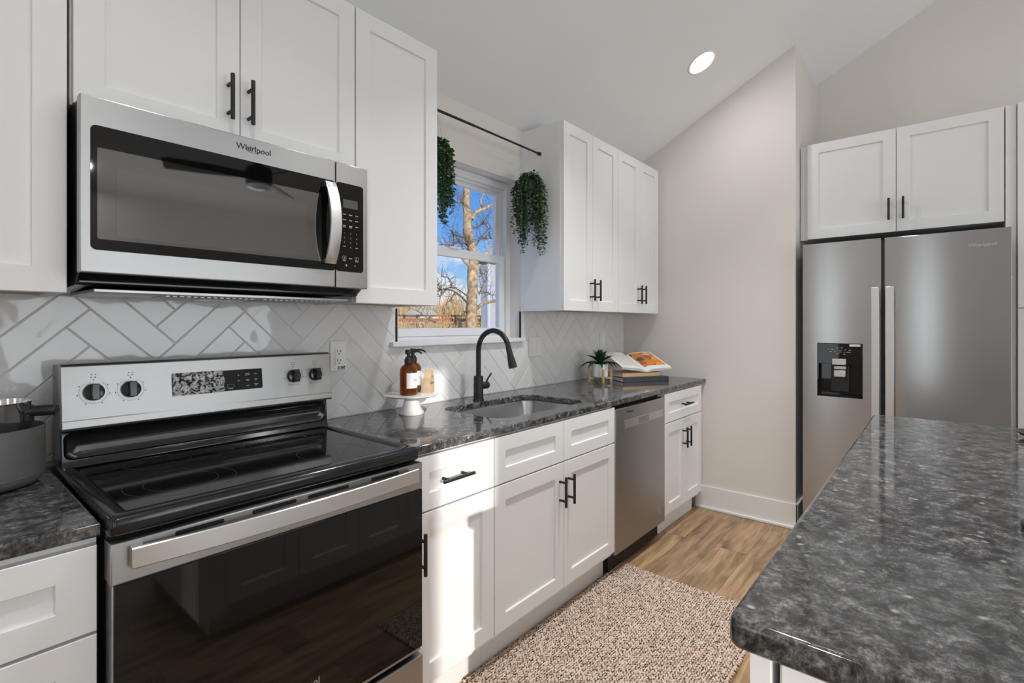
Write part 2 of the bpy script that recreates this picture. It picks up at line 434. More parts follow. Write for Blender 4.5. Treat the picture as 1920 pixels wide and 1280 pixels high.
# ------------------------------------------------------------------ mesh builder
class MB:
    """collects shapes, linked as ONE mesh object by build()"""
    def __init__(s, M=None):
        s.bm = bmesh.new()
        s.M = M or Matrix.Identity(4)
        s.mi = 0
    def add(s, t, M=None):
        for f in t.faces:
            f.material_index = s.mi
            if not getattr(s, 'keep', False):
                f.smooth = True
        s.keep = False
        me = bpy.data.meshes.new('tmp')
        t.to_mesh(me)
        t.free()
        me.transform(s.M @ M if M else s.M)
        s.bm.from_mesh(me)
        bpy.data.meshes.remove(me)
        return s
    @staticmethod
    def flat_big(t, n):
        # large flat faces keep their own normal, the small bevel faces are shaded smooth
        for i, f in enumerate(sorted(t.faces, key=lambda f: -f.calc_area())):
            f.smooth = i >= n
    def box(s, x0, x1, y0, y1, z0, z1, bev=0.0, seg=2, rot=None):
        t = bmesh.new()
        bmesh.ops.create_cube(t, size=1)
        for v in t.verts:
            v.co = Vector(((x0 + x1) / 2 + v.co.x * (x1 - x0), (y0 + y1) / 2 + v.co.y * (y1 - y0), (z0 + z1) / 2 + v.co.z * (z1 - z0)))
        if bev:
            bmesh.ops.bevel(t, geom=t.edges[:], offset=bev, segments=seg, profile=0.5, affect='EDGES')
        s.flat_big(t, 6)
        s.keep = True
        return s.add(t, rot)
    def cyl(s, p0, p1, r0, r1=None, n=24, bev=0.0):
        p0, p1 = Vector(p0), Vector(p1)
        t = bmesh.new()
        L = (p1 - p0).length
        bmesh.ops.create_cone(t, cap_ends=True, segments=n, radius1=r0, radius2=r0 if r1 is None else r1, depth=L)
        if bev:
            bmesh.ops.bevel(t, geom=[e for e in t.edges if abs(e.verts[0].co.z - e.verts[1].co.z) < 1e-6], offset=bev, segments=2, profile=0.5, affect='EDGES')
        q = (p1 - p0).to_track_quat('Z', 'Y').to_matrix().to_4x4()
        return s.add(t, Matrix.Translation((p0 + p1) / 2) @ q)
    def tube(s, pts, r, n=12, caps=True):
        pts = [Vector(p) for p in pts]
        rs = r if isinstance(r, (list, tuple)) else [r] * len(pts)
        t = bmesh.new()
        up = Vector((0, 0, 1))
        rings = []
        ref = None
        for i, p in enumerate(pts):
            d = (pts[min(i + 1, len(pts) - 1)] - pts[max(i - 1, 0)])
            if d.length < 1e-9:
                d = Vector((0, 0, 1))
            d.normalize()
            if ref is None:
                ref = up.cross(d)
                if ref.length < 1e-3:
                    ref = Vector((1, 0, 0)).cross(d)
            ref = (ref - d * ref.dot(d)).normalized()
            b = d.cross(ref)
            rings.append([t.verts.new(p + (ref * cos(2 * pi * k / n) + b * sin(2 * pi * k / n)) * rs[i]) for k in range(n)])
        for a, b in zip(rings, rings[1:]):
            for k in range(n):
                t.faces.new((a[k], a[(k + 1) % n], b[(k + 1) % n], b[k]))
        if caps:
            t.faces.new(rings[0][::-1])
            t.faces.new(rings[-1])
        return s.add(t)
    def lathe(s, prof, c=(0, 0, 0), n=40, M=None):
        t = bmesh.new()
        rings = []
        for r, z in prof:
            if r < 1e-6:
                rings.append([t.verts.new((c[0], c[1], c[2] + z))])
            else:
                rings.append([t.verts.new((c[0] + r * cos(2 * pi * k / n), c[1] + r * sin(2 * pi * k / n), c[2] + z)) for k in range(n)])
        for a, b in zip(rings, rings[1:]):
            for k in range(n):
                k2 = (k + 1) % n
                vs = [a[k % len(a)], a[k2 % len(a)], b[k2 % len(b)], b[k % len(b)]]
                u = []
                for v in vs:
                    if v not in u:
                        u.append(v)
                if len(u) > 2:
                    t.faces.new(u)
        bmesh.ops.recalc_face_normals(t, faces=t.faces[:])
        return s.add(t, M)
    def prism(s, poly, a0, a1, axis='y', bev=0.0, M=None):
        """poly in the two other axes (x,z for y; y,z for x; x,y for z), extruded a0..a1"""
        t = bmesh.new()
        def P(u, v, w):
            return {'y': (u, w, v), 'x': (w, u, v), 'z': (u, v, w)}[axis]
        a = [t.verts.new(P(u, v, a0)) for u, v in poly]
        b = [t.verts.new(P(u, v, a1)) for u, v in poly]
        n = len(poly)
        t.faces.new(a)
        t.faces.new(b[::-1])
        for k in range(n):
            t.faces.new((a[k], b[k], b[(k + 1) % n], a[(k + 1) % n]))
        bmesh.ops.recalc_face_normals(t, faces=t.faces[:])
        if bev:
            bmesh.ops.bevel(t, geom=t.edges[:], offset=bev, segments=2, profile=0.5, affect='EDGES')
        s.flat_big(t, n + 2 if n <= 9 else 2)
        s.keep = True
        return s.add(t, M)
    def grid(s, rows):
        """surface through rows of points"""
        t = bmesh.new()
        vv = [[t.verts.new(p) for p in row] for row in rows]
        for a, b in zip(vv, vv[1:]):
            for k in range(len(a) - 1):
                t.faces.new((a[k], a[k + 1], b[k + 1], b[k]))
        return s.add(t)
    def text(s, body, size, M, ext=0.0004, align='CENTER', sx=1.0):
        cu = bpy.data.curves.new('t', 'FONT')
        cu.body = body
        cu.size = size
        cu.extrude = ext
        cu.align_x = align
        cu.align_y = 'CENTER'
        cu.resolution_u = 3
        o = bpy.data.objects.new('t', cu)
        COL.objects.link(o)
        bpy.context.view_layer.update()
        me = bpy.data.meshes.new_from_object(o.evaluated_get(bpy.context.evaluated_depsgraph_get()))
        bpy.data.objects.remove(o)
        bpy.data.curves.remove(cu)
        t = bmesh.new()
        t.from_mesh(me)
        bpy.data.meshes.remove(me)
        return s.add(t, M @ Matrix.Diagonal((sx, 1, 1, 1)))
    def build(s, name, mats, parent=None, smooth=35, mods=None):
        me = bpy.data.meshes.new(name)
        off = base_of(parent)
        if off.length:
            s.bm.transform(Matrix.Translation(-off))
        bmesh.ops.remove_doubles(s.bm, verts=s.bm.verts[:], dist=1e-6) if False else None
        s.bm.to_mesh(me)
        s.bm.free()
        for m in (mats if isinstance(mats, (list, tuple)) else [mats]):
            me.materials.append(m)
        if smooth:
            fl = [p.use_smooth for p in me.polygons]
            me.set_sharp_from_angle(angle=R(smooth))
            me.polygons.foreach_set('use_smooth', fl)
        else:
            me.polygons.foreach_set('use_smooth', [False] * len(me.polygons))
        o = bpy.data.objects.new(name, me)
        COL.objects.link(o)
        if parent:
            o.parent = parent
            BASE[o.name] = off
        else:
            BASE[o.name] = Vector((0, 0, 0))
        return o
BASE = {}
def base_of(o):
    return BASE[o.name] if o else Vector((0, 0, 0))
def tag(o, label, cat, group=None, kind=None):
    o['label'] = label
    o['category'] = cat
    if group:
        o['group'] = group
    if kind:
        o['kind'] = kind
    return o
def thing(name, label, cat, loc, group=None, kind=None):
    o = bpy.data.objects.new(name, None)
    o.empty_display_size = 0.05
    o.location = loc
    COL.objects.link(o)
    BASE[o.name] = Vector(loc)
    return tag(o, label, cat, group, kind)
def struct(name, mb, m, label, cat=None, parent=None, smooth=35):
    o = mb.build(name, m, parent, smooth)
    if parent is None:
        tag(o, label, cat or name.split('_')[0], kind='structure')
    return o
TXT_Y = Matrix.Rotation(pi / 2, 4, 'X')                                    # lettering that faces -y
def txt_at(x, y, z):
    return Matrix.Translation((x, y, z)) @ TXT_Y
def txt_fridge(x, y, z):
    return Matrix.Translation((x, y, z)) @ Matrix.Rotation(-pi / 2, 4, 'Z') @ TXT_Y   # faces -x

# ------------------------------------------------------------------ setting
XE = 2.568          # face of the stub wall at the end of the counter
STUB = -1.211
XA = 3.30           # back of the refrigerator alcove
b = MB(); b.box(LEFT_X - 0.1, XA + 0.1, FRONT_Y - 0.1, 0.16, -0.12, 0.0)
struct('floor', b, M_FLOOR, 'brown oak plank floor running along the counters', 'floor', smooth=0)

WX0, WX1, WZ0, WZ1 = 0.388, 1.289, 1.195, 2.143      # window opening
b = MB()
b.box(LEFT_X - 0.1, WX0, 0, 0.16, 0, EAVE)
b.box(WX1, XA + 0.1, 0, 0.16, 0, EAVE)
b.box(WX0, WX1, 0, 0.16, 0, WZ0)
b.box(WX0, WX1, 0, 0.16, WZ1, EAVE)
struct('wall_back', b, M_WALL, 'greige wall with the window above the sink', 'wall', smooth=0)
b = MB(); b.prism([(0.0, 0), (STUB, 0), (STUB, ceil_z(STUB)), (0.0, ceil_z(0))], XE, XA + 0.1, 'x')
struct('wall_right', b, M_WALL, 'greige stub wall at the end of the counter run', 'wall', smooth=0)
b = MB(); b.prism([(STUB, 0), (FRONT_Y, 0), (FRONT_Y, ceil_z(FRONT_Y)), (RIDGE_Y, ceil_z(RIDGE_Y)), (STUB, ceil_z(STUB))], XA, XA + 0.1, 'x')
struct('wall_alcove', b, M_WALL, 'greige wall rising behind the refrigerator cabinet', 'wall', smooth=0)
# ceiling: two slopes meeting at a ridge
b = MB()
zr = ceil_z(RIDGE_Y)
b.prism([(0.16, EAVE - SLOPE * 0.16), (RIDGE_Y, zr), (FRONT_Y - 0.1, ceil_z(FRONT_Y - 0.1)), (FRONT_Y - 0.1, ceil_z(FRONT_Y - 0.1) + 0.14), (RIDGE_Y, zr + 0.16), (0.16, EAVE - SLOPE * 0.16 + 0.16)], LEFT_X - 0.1, XA + 0.1, 'x')
struct('ceiling', b, M_CEIL, 'pale grey vaulted ceiling', 'ceiling', smooth=0)
# walls behind the camera with a sun opening and openings for the added lamps
SX = (-2.48, -1.942 - 0.2105)
TOPZ = 1.09 + (-FRONT_Y / 0.885) * SUN_TAN
b = MB()
zf = ceil_z(FRONT_Y)
def wall_holes(b, u0, u1, z1, holes, lo, hi, axis):
    cur = u0
    for (a0, a1, c0, c1) in sorted(holes):
        for (p0, p1, q0, q1) in ((cur, a0, 0, z1), (a0, a1, 0, c0), (a0, a1, c1, z1)):
            if p1 - p0 > 1e-4 and q1 - q0 > 1e-4:
                b.box(p0, p1, lo, hi, q0, q1) if axis == 'x' else b.box(lo, hi, p0, p1, q0, q1)
        cur = a1
    b.box(cur, u1, lo, hi, 0, z1) if axis == 'x' else b.box(lo, hi, cur, u1, 0, z1)
wall_holes(b, LEFT_X - 0.1, XA + 0.1, zf, [(SX[0], SX[1], 0.06, TOPZ), (-0.45, 2.15, 0.65, 1.95)], FRONT_Y - 0.1, FRONT_Y, 'x')
struct('wall_front', b, M_CEIL, 'pale window wall behind the camera', 'wall', smooth=0)
b = MB()
wall_holes(b, FRONT_Y, 0, EAVE, [(-5.0, -3.8, 0.5, 2.4), (-1.87, -1.63, 0.4, 2.4), (-0.67, -0.37, 0.4, 2.4)], LEFT_X - 0.1, LEFT_X, 'y')
b.prism([(0, EAVE), (RIDGE_Y, zr), (FRONT_Y, zf), (FRONT_Y, EAVE)], LEFT_X - 0.1, LEFT_X, 'x')
struct('wall_left', b, M_CEIL, 'pale gable wall behind the camera', 'wall', smooth=0)
M_SUNBLOCK = mat('window_shade_fabric', (0.78, 0.77, 0.75), 0.8, noise=0.03, nscale=60)
for n_, (x0, x1, y0, y1, z0, z1) in enumerate(((-0.45, 2.15, FRONT_Y - 0.09, FRONT_Y - 0.06, 0.65, 1.95), (LEFT_X - 0.09, LEFT_X - 0.06, -5.0, -3.8, 0.5, 2.4), (LEFT_X - 0.09, LEFT_X - 0.06, -1.87, -1.63, 0.4, 2.4), (LEFT_X - 0.09, LEFT_X - 0.06, -0.67, -0.37, 0.4, 2.4))):
    b = MB(); b.box(x0, x1, y0, y1, z0, z1)  # unseen opaque panel, added to keep the sun out of this opening
    struct('window_%d' % (n_ + 2), b, M_SUNBLOCK, ('wide shaded window in the far wall', 'shaded window nearest the far corner', 'narrow shaded window opposite the refrigerator', 'narrow shaded window nearest the counters')[n_], 'window', smooth=0)
# baseboard along the stub wall
b = MB()
b.box(XE - 0.014, XE, STUB - 0.014, -0.575, 0, 0.16, 0.004)
b.box(XE - 0.028, XE - 0.012, STUB - 0.028, -0.575, 0, 0.02, 0.006)
b.box(XE - 0.014, XE + 0.7, STUB - 0.014, STUB, 0, 0.16, 0.004)
struct('baseboard_right', b, M_TRIM, 'white baseboard along the stub wall', 'baseboard')

# window over the sink
win = thing('window_1', 'white double-hung window above the sink', 'window', (0.84, 0.1, WZ0), kind='structure')
YF = 0.08
b = MB()
fw = 0.034
b.box(WX0, WX1, YF, 0.16, WZ1 - fw, WZ1, 0.003); b.box(WX0, WX1, YF, 0.16, WZ0, WZ0 + 0.040, 0.003)
b.box(WX0, WX0 + fw, YF + 0.0005, 0.16, WZ0 + 0.039, WZ1 - fw + 0.001); b.box(WX1 - fw, WX1, YF + 0.0005, 0.16, WZ0 + 0.039, WZ1 - fw + 0.001)
b.box(WX1 - fw - 0.012, WX1 - fw, YF + 0.035, 0.16, WZ0 + 0.04, WZ1 - fw, 0.002)
b.box(WX0 + fw, WX0 + fw + 0.012, YF + 0.035, 0.16, WZ0 + 0.04, WZ1 - fw, 0.002)
b.box(WX0 + fw, WX1 - fw, YF + 0.03, 0.16, WZ1 - fw - 0.014, WZ1 - fw)
b.build('frame', M_VINYL, win)
def sash(x0, x1, z0, z1, y0, y1, st, bot, top):
    b = MB()
    b.box(x0, x0 + st, y0, y1, z0, z1, 0.003); b.box(x1 - st, x1, y0, y1, z0, z1, 0.003)
    b.box(x0 + st, x1 - st, y0, y1, z0, z0 + bot, 0.003); b.box(x0 + st, x1 - st, y0, y1, z1 - top, z1, 0.003)
    s = b.build('sash', M_VINYL, win)
    b = MB(); b.box(x0 + st - 0.004, x1 - st + 0.004, (y0 + y1) / 2 - 0.002, (y0 + y1) / 2 + 0.002, z0 + bot - 0.004, z1 - top + 0.004)
    b.build('pane', M_GLASS, s)
    return s
sash(WX0 + fw + 0.002, WX1 - fw - 0.002, 1.675, WZ1 - fw - 0.002, 0.128, 0.156, 0.040, 0.036, 0.036)
low = sash(WX0 + fw + 0.002, WX1 - fw - 0.002, WZ0 + 0.042, 1.708, 0.094, 0.124, 0.046, 0.042, 0.046)
b = MB(); b.box(0.80, 0.87, 0.082, 0.11, 1.706, 1.716, 0.003); b.build('sash_lock', M_VINYL, low)
b = MB(); b.box(0.345, 1.299, -0.035, YF + 0.004, 1.196, 1.219, 0.004)
struct('trim_1', b, M_TRIM, 'white window sill above the sink', 'sill')
b = MB(); b.box(0.379, 0.387, -0.0105, 0.0, 1.219, 1.372); b.box(1.2765, 1.2845, -0.0105, 0.0, 1.219, 1.374)
struct('trim_2', b, M_BLACK, 'black metal edge strips ending the tile beside the window', 'trim')

# herringbone tile backsplash
def clip(poly, axis, val, keep_less):
    out = []
    for i, p in enumerate(poly):
        q = poly[(i + 1) % len(poly)]
        ip = (p[axis] <= val) == keep_less
        iq = (q[axis] <= val) == keep_less
        if ip:
            out.append(p)
        if ip != iq:
            t = (val - p[axis]) / (q[axis] - p[axis])
            out.append((p[0] + t * (q[0] - p[0]), p[1] + t * (q[1] - p[1])))
    return out
def carea(p):
    return abs(sum(p[i][0] * p[(i + 1) % len(p)][1] - p[(i + 1) % len(p)][0] * p[i][1] for i in range(len(p)))) / 2
def inset(poly, d):
    # convex polygon inset
    n = len(poly)
    a = sum(poly[i][0] * poly[(i + 1) % n][1] - poly[(i + 1) % n][0] * poly[i][1] for i in range(n))
    if a < 0:
        poly = poly[::-1]
    lines = []
    for i in range(n):
        p, q = poly[i], poly[(i + 1) % n]
        dx, dz = q[0] - p[0], q[1] - p[1]
        L = math.hypot(dx, dz)
        if L < 1e-5:
            continue
        nx, nz = -dz / L, dx / L
        lines.append(((p[0] + nx * d, p[1] + nz * d), (dx / L, dz / L)))
    out = []
    for i in range(len(lines)):
        (p, u), (q, v) = lines[i - 1], lines[i]
        det = u[0] * v[1] - u[1] * v[0]
        if abs(det) < 1e-6:
            continue
        t = ((q[0] - p[0]) * v[1] - (q[1] - p[1]) * v[0]) / det
        out.append((p[0] + u[0] * t, p[1] + u[1] * t))
    return out
TW, TL = 0.0762, 0.3048
s2 = math.sqrt(0.5)
tb = bmesh.new()
def put_tile(poly):
    poly = [p for i, p in enumerate(poly) if math.hypot(p[0] - poly[i - 1][0], p[1] - poly[i - 1][1]) > 1e-4]
    if len(poly) < 3 or carea(poly) < 6e-5:
        return
    a = inset(poly, 0.0006)
    c = inset(poly, 0.0034)
    if len(a) != len(c) or len(a) < 3 or carea(c) < 1e-5 or carea(c) > carea(poly):
        return
    mid = inset(poly, 0.0014)
    if len(mid) != len(a):
        return
    cx = sum(p[0] for p in a) / len(a); cz = sum(p[1] for p in a) / len(a)
    tx, tz = random.gauss(0, 0.0022), random.gauss(0, 0.0022)
    def V(p, y):
        return tb.verts.new((p[0], -(y + (p[0] - cx) * tx + (p[1] - cz) * tz), p[1]))
    r0 = [V(p, 0.0030) for p in a]
    r1 = [V(p, 0.0062) for p in mid]
    r2 = [V(p, 0.0078) for p in c]
    n = len(a)
    for u, v in ((r0, r1), (r1, r2)):
        for k in range(n):
            tb.faces.new((u[k], u[(k + 1) % n], v[(k + 1) % n], v[k]))
    tb.faces.new(r2)
ex, ez = -0.5465, 1.2915
for i in range(-4, 10):
    for j in range(-14, 14):
        ox, oz = ex + i * TL * math.sqrt(2), ez + j * TW * math.sqrt(2)
        d1 = [(ox, oz), (ox + TW * s2, oz + TW * s2), (ox + TW * s2 - TL * s2, oz + TW * s2 + TL * s2), (ox - TL * s2, oz + TL * s2)]
        d2 = [(ox, oz), (ox + TW * s2, oz - TW * s2), (ox + TW * s2 + TL * s2, oz - TW * s2 + TL * s2), (ox + TL * s2, oz + TL * s2)]
        for poly in (d1, d2):
            for ax, val, less in ((0, -1.45, False), (0, 2.5665, True), (1, 0.9145, False), (1, 1.418, True)):
                poly = clip(poly, ax, val, less)
                if len(poly) < 3:
                    break
            if len(poly) < 3:
                continue
            xs = [p[0] for p in poly]; zs = [p[1] for p in poly]
            if max(xs) > 0.379 and min(xs) < 1.285 and max(zs) > 1.197:
                put_tile(clip(poly, 1, 1.197, True))
                up_ = clip(poly, 1, 1.197, False)
                if len(up_) >= 3:
                    put_tile(clip(up_, 0, 0.378, True) or [])
                    put_tile(clip(up_, 0, 1.286, False) or [])
            else:
                put_tile(poly)
bmesh.ops.recalc_face_normals(tb, faces=tb.faces[:])
b = MB(); b.bm.free(); b.bm = tb
bs = struct('wall_backsplash', b, M_TILE, 'white glazed herringbone tile between counter and cabinets', 'backsplash', smooth=20)
b = MB()
b.box(-1.45, 0.379, -0.0056, 0, 0.9, 1.418); b.box(0.379, 1.2845, -0.0056, 0, 0.9, 1.197); b.box(1.2845, 2.5675, -0.0056, 0, 0.9, 1.4)
b.build('grout', M_GROUT, bs)

# ------------------------------------------------------------------ cabinets
def shaker(b, x0, x1, z0, z1, yf, th=0.02, rw=0.06, rwz=None, dep=0.009):
    """flat-panel door whose front lies at y = yf and faces -y"""
    rwz = rwz or rw
    t = bmesh.new()
    e = 0.0015
    ob = [(x0, z0), (x1, z0), (x1, z1), (x0, z1)]
    def ring(d, dz, y):
        return [t.verts.new((x, y, z)) for x, z in ((x0 + d, z0 + dz), (x1 - d, z0 + dz), (x1 - d, z1 - dz), (x0 + d, z1 - dz))]
    rs = [ring(0, 0, yf + th), ring(0, 0, yf + e), ring(e, e, yf), ring(rw, rwz, yf), ring(rw + 0.0012, rwz + 0.0012, yf + 0.0012), ring(rw + 0.0018, rwz + 0.0018, yf + dep)]
    for a, c in zip(rs, rs[1:]):
        for k in range(4):
            t.faces.new((a[k], a[(k + 1) % 4], c[(k + 1) % 4], c[k]))
    t.faces.new(rs[0][::-1])
    t.faces.new(rs[-1])
    bmesh.ops.recalc_face_normals(t, faces=t.faces[:])
    return b.add(t)
def bar_pull(b, x, z, L, vert, yf, r=0.006, off=0.034):
    y = yf - off
    h = L / 2
    d = Vector((0, 0, 1)) if vert else Vector((1, 0, 0))
    c = Vector((x, y, z))
    b.cyl(c - d * h, c + d * h, r, n=16, bev=0.0012)
    for k in (-1, 1):
        q = c + d * (k * h * 0.62)
        b.cyl(q, (q.x, yf + 0.001, q.z), r * 0.85, n=12)
GAP = 0.0015
def cabinet(name, label, cat, x0, x1, z0, z1, yback, yface, fronts, M=None, group=None, under=False, toe=None, mats=M_CAB, side_in=0.0, under_l=0.012):
    """fronts: (kind, x0, x1, z0, z1, handle) handle = (x, z, length, vertical) or None; y = yface is the front of the doors"""
    loc = (M @ Vector(((x0 + x1) / 2, (yback + yface) / 2, z0))) if M else Vector(((x0 + x1) / 2, (yback + yface) / 2, z0))
    root = thing(name, label, cat, loc, group)
    b = MB(M)
    yc = yface + 0.0215
    if under:
        b.box(x0, x1, yc, yback, z0 + 0.012, z1, 0.001)
        b.box(x0 + 0.0005, x0 + 0.018, yc + 0.0005, yback, z0, z0 + 0.0125); b.box(x1 - 0.018, x1 - 0.0005, yc + 0.0005, yback, z0, z0 + 0.0125)
        b.box(x0 + 0.018, x1 - 0.018, yc + 0.0005, yc + 0.018, z0, z0 + 0.0125)
    else:
        b.box(x0, x1, yc, yback, z0, z1, 0.001)
    b.build('body', mats, root)
    if under:
        b = MB(M); b.box(x0 + 0.018, x1 - 0.018, yc + 0.018, yback, z0 + 0.006, z0 + 0.013)
        o = b.build('underside_panel', M_WOODU, root); o['label'] = 'bare wood underside'
    if toe:
        b = MB(M); b.box(x0 + toe[0], x1 - toe[1], -0.575, -0.56, 0.0, z0 + 0.001)
        b.build('toe_kick', mats, root)
    for (k, a0, a1, c0, c1, h) in fronts:
        b = MB(M)
        shaker(b, a0, a1, c0, c1, yface, rw=min(0.06, (a1 - a0) * 0.3), rwz=0.06 if c1 - c0 > 0.25 else 0.055)
        d = b.build(k, mats, root)
        if h:
            b = MB(M); bar_pull(b, h[0], h[1], h[2], h[3], yface)
            b.build('handle', M_BLACK, d)
    return root
YB, YU = -0.6437, -0.31
UB, UT = 1.376, 2.4375
G = GAP
# wall cabinets
cabinet('wall_cabinet', 'white wall cabinet left of the microwave, cut by the photo edge', 'cabinet', -1.412, -0.803, UB, UT, 0.0, YU,
        [('door', -1.412 + G, -1.1075 - G, UB, UT, None), ('door', -1.1075 + G, -0.803 - G, UB, UT, None)], under=True, group='white wall cabinets on the window wall')
cabinet('wall_cabinet', 'short white two-door cabinet directly above the microwave', 'cabinet', -0.797, -0.0235, 1.836, UT, 0.0, YU,
        [('door', -0.793, -0.412 - G, 1.836, UT, (-0.446, 1.96, 0.132, True)), ('door', -0.412 + G, -0.0235 - G, 1.836, UT, (-0.389, 1.96, 0.132, True))], under=True, group='white wall cabinets on the window wall')
cabinet('wall_cabinet', 'tall single-door white wall cabinet between microwave and window', 'cabinet', -0.021, 0.365, UB, UT, 0.0, YU,
        [('door', -0.021 + G, 0.365 - 0.001, UB, UT, None)], under=True, group='white wall cabinets on the window wall')
cabinet('wall_cabinet', 'white two-door wall cabinet just right of the window, its side facing it', 'cabinet', 1.290, 1.9155, UB, UT, 0.0, YU,
        [('door', 1.290 + 0.004, 1.603 - G, UB, UT, (1.570, 1.502, 0.128, True)), ('door', 1.603 + G, 1.9155 - G, UB, UT, (1.636, 1.502, 0.128, True))], under=True, group='white wall cabinets on the window wall')
cabinet('wall_cabinet', 'white two-door wall cabinet against the greige stub wall', 'cabinet', 1.9165, 2.532, UB, UT, 0.0, YU,
        [('door', 1.9165 + G, 2.2255 - G, UB, UT, (2.193, 1.502, 0.128, True)), ('door', 2.2255 + G, 2.532 - G, UB, UT, (2.258, 1.502, 0.128, True))], under=True, group='white wall cabinets on the window wall')
b = MB(); b.box(2.5325, 2.5675, YU + 0.03, 0, UB + 0.01, UT); tag(b.build('filler_strip', M_CAB), 'thin white filler strip between wall cabinet and stub wall', 'filler strip')
# base cabinets
ZB, ZD0, ZD1, ZT = 0.140, 0.692, 0.698, 0.875
BT = 0.883
cabinet('base_cabinet', 'white drawer stack left of the stove, cut by the photo edge', 'cabinet', -1.42, -0.806, 0.115, BT, -0.012, YB,
        [('drawer', -1.42 + G, -0.809, 0.701, 0.868, (-1.115, 0.79, 0.14, False)), ('drawer', -1.42 + G, -0.809, 0.424, 0.6945, (-1.115, 0.56, 0.14, False)), ('drawer', -1.42 + G, -0.809, 0.14, 0.418, (-1.115, 0.28, 0.14, False))], toe=(0, 0), group='white base cabinets')
cabinet('base_cabinet', 'narrow sunlit white base cabinet right of the stove', 'cabinet', -0.027, 0.3495, 0.115, BT, -0.012, YB,
        [('drawer', -0.024, 0.348, ZD1, ZT, (0.140, 0.787, 0.142, False)), ('door', -0.024, 0.348, ZB, ZD0, (-0.008, 0.577, 0.132, True))], toe=(0, 0), group='white base cabinets')
cabinet('base_cabinet', 'wide white two-door base cabinet under the sink', 'cabinet', 0.351, 1.2620, 0.115, 0.66, -0.012, YB,
        [('false_drawer', 0.353, 0.805 - G, ZD1, ZT, None), ('false_drawer', 0.805 + G, 1.2605, ZD1, ZT, None),
         ('door', 0.353, 0.805 - G, ZB, ZD0, (0.772, 0.574, 0.130, True)), ('door', 0.805 + G, 1.2605, ZB, ZD0, (0.838, 0.574, 0.130, True))], toe=(0, 0), group='white base cabinets')
sinkcab = bpy.data.objects['base_cabinet.002']
b = MB()
b.box(0.351, 0.369, YB + 0.0215, -0.012, 0.66, BT); b.box(1.244, 1.262, YB + 0.0215, -0.012, 0.66, BT); b.box(0.369, 1.244, YB + 0.0215, YB + 0.036, 0.66, BT)
b.build('face_frame', M_CAB, sinkcab)
cabinet('base_cabinet', 'white base cabinet with one drawer between dishwasher and stub wall', 'cabinet', 1.8765, 2.4917, 0.115, BT, -0.012, YB,
        [('drawer', 1.878, 2.490, ZD1, ZT, (2.186, 0.787, 0.132, False)), ('door', 1.878, 2.184 - G, ZB, ZD0, (2.153, 0.574, 0.130, True)), ('door', 2.184 + G, 2.490, ZB, ZD0, (2.215, 0.574, 0.130, True))], toe=(0, 0), group='white base cabinets')
b = MB(); b.box(2.4925, 2.553, YB + 0.03, -0.012, 0.115, BT); tag(b.build('filler_strip', M_CAB), 'white filler strip between base cabinet and stub wall', 'filler strip')

# refrigerator cabinet and pantry, facing -x
XF = 2.665
MF = Matrix.Translation((XF, 0, 0)) @ Matrix.Rotation(-pi / 2, 4, 'Z')   # local x -> -y, local y -> +x
cabinet('wall_cabinet', 'white two-door cabinet bridging over the refrigerator', 'cabinet', 1.257, 2.1696, 1.8413, 2.447, XA - XF - 0.002, 0.0,
        [('door', 1.257 + G, 1.7137 - G, 1.8413, 2.447, (1.680, 1.972, 0.128, True)), ('door', 1.7137 + G, 2.1696 - G, 1.8413, 2.447, (1.747, 1.972, 0.128, True))], M=MF)
b = MB(MF); b.box(2.172, 2.212, -0.004, XA - XF - 0.002, 0.0, 2.447, 0.001)
tag(b.build('end_panel', M_CAB), 'tall white panel between refrigerator and pantry', 'panel')
b = MB(MF); b.box(1.214, 1.2555, 0.03, XA - XF - 0.002, 1.8413, 2.447, 0.001)
tag(b.build('filler_strip', M_CAB), 'white filler between stub wall and refrigerator cabinet', 'filler strip')
cabinet('pantry_cabinet', 'tall white pantry cabinet at the far right edge', 'cabinet', 2.2135, 2.80, 0.115, 2.447, XA - XF - 0.002, -0.02,
        [('door', 2.2165, 2.80 - G, 0.14, 1.380, (2.745, 1.15, 0.13, True)), ('door', 2.2165, 2.80 - G, 1.3845, 2.447, (2.745, 1.55, 0.13, True))], M=MF)

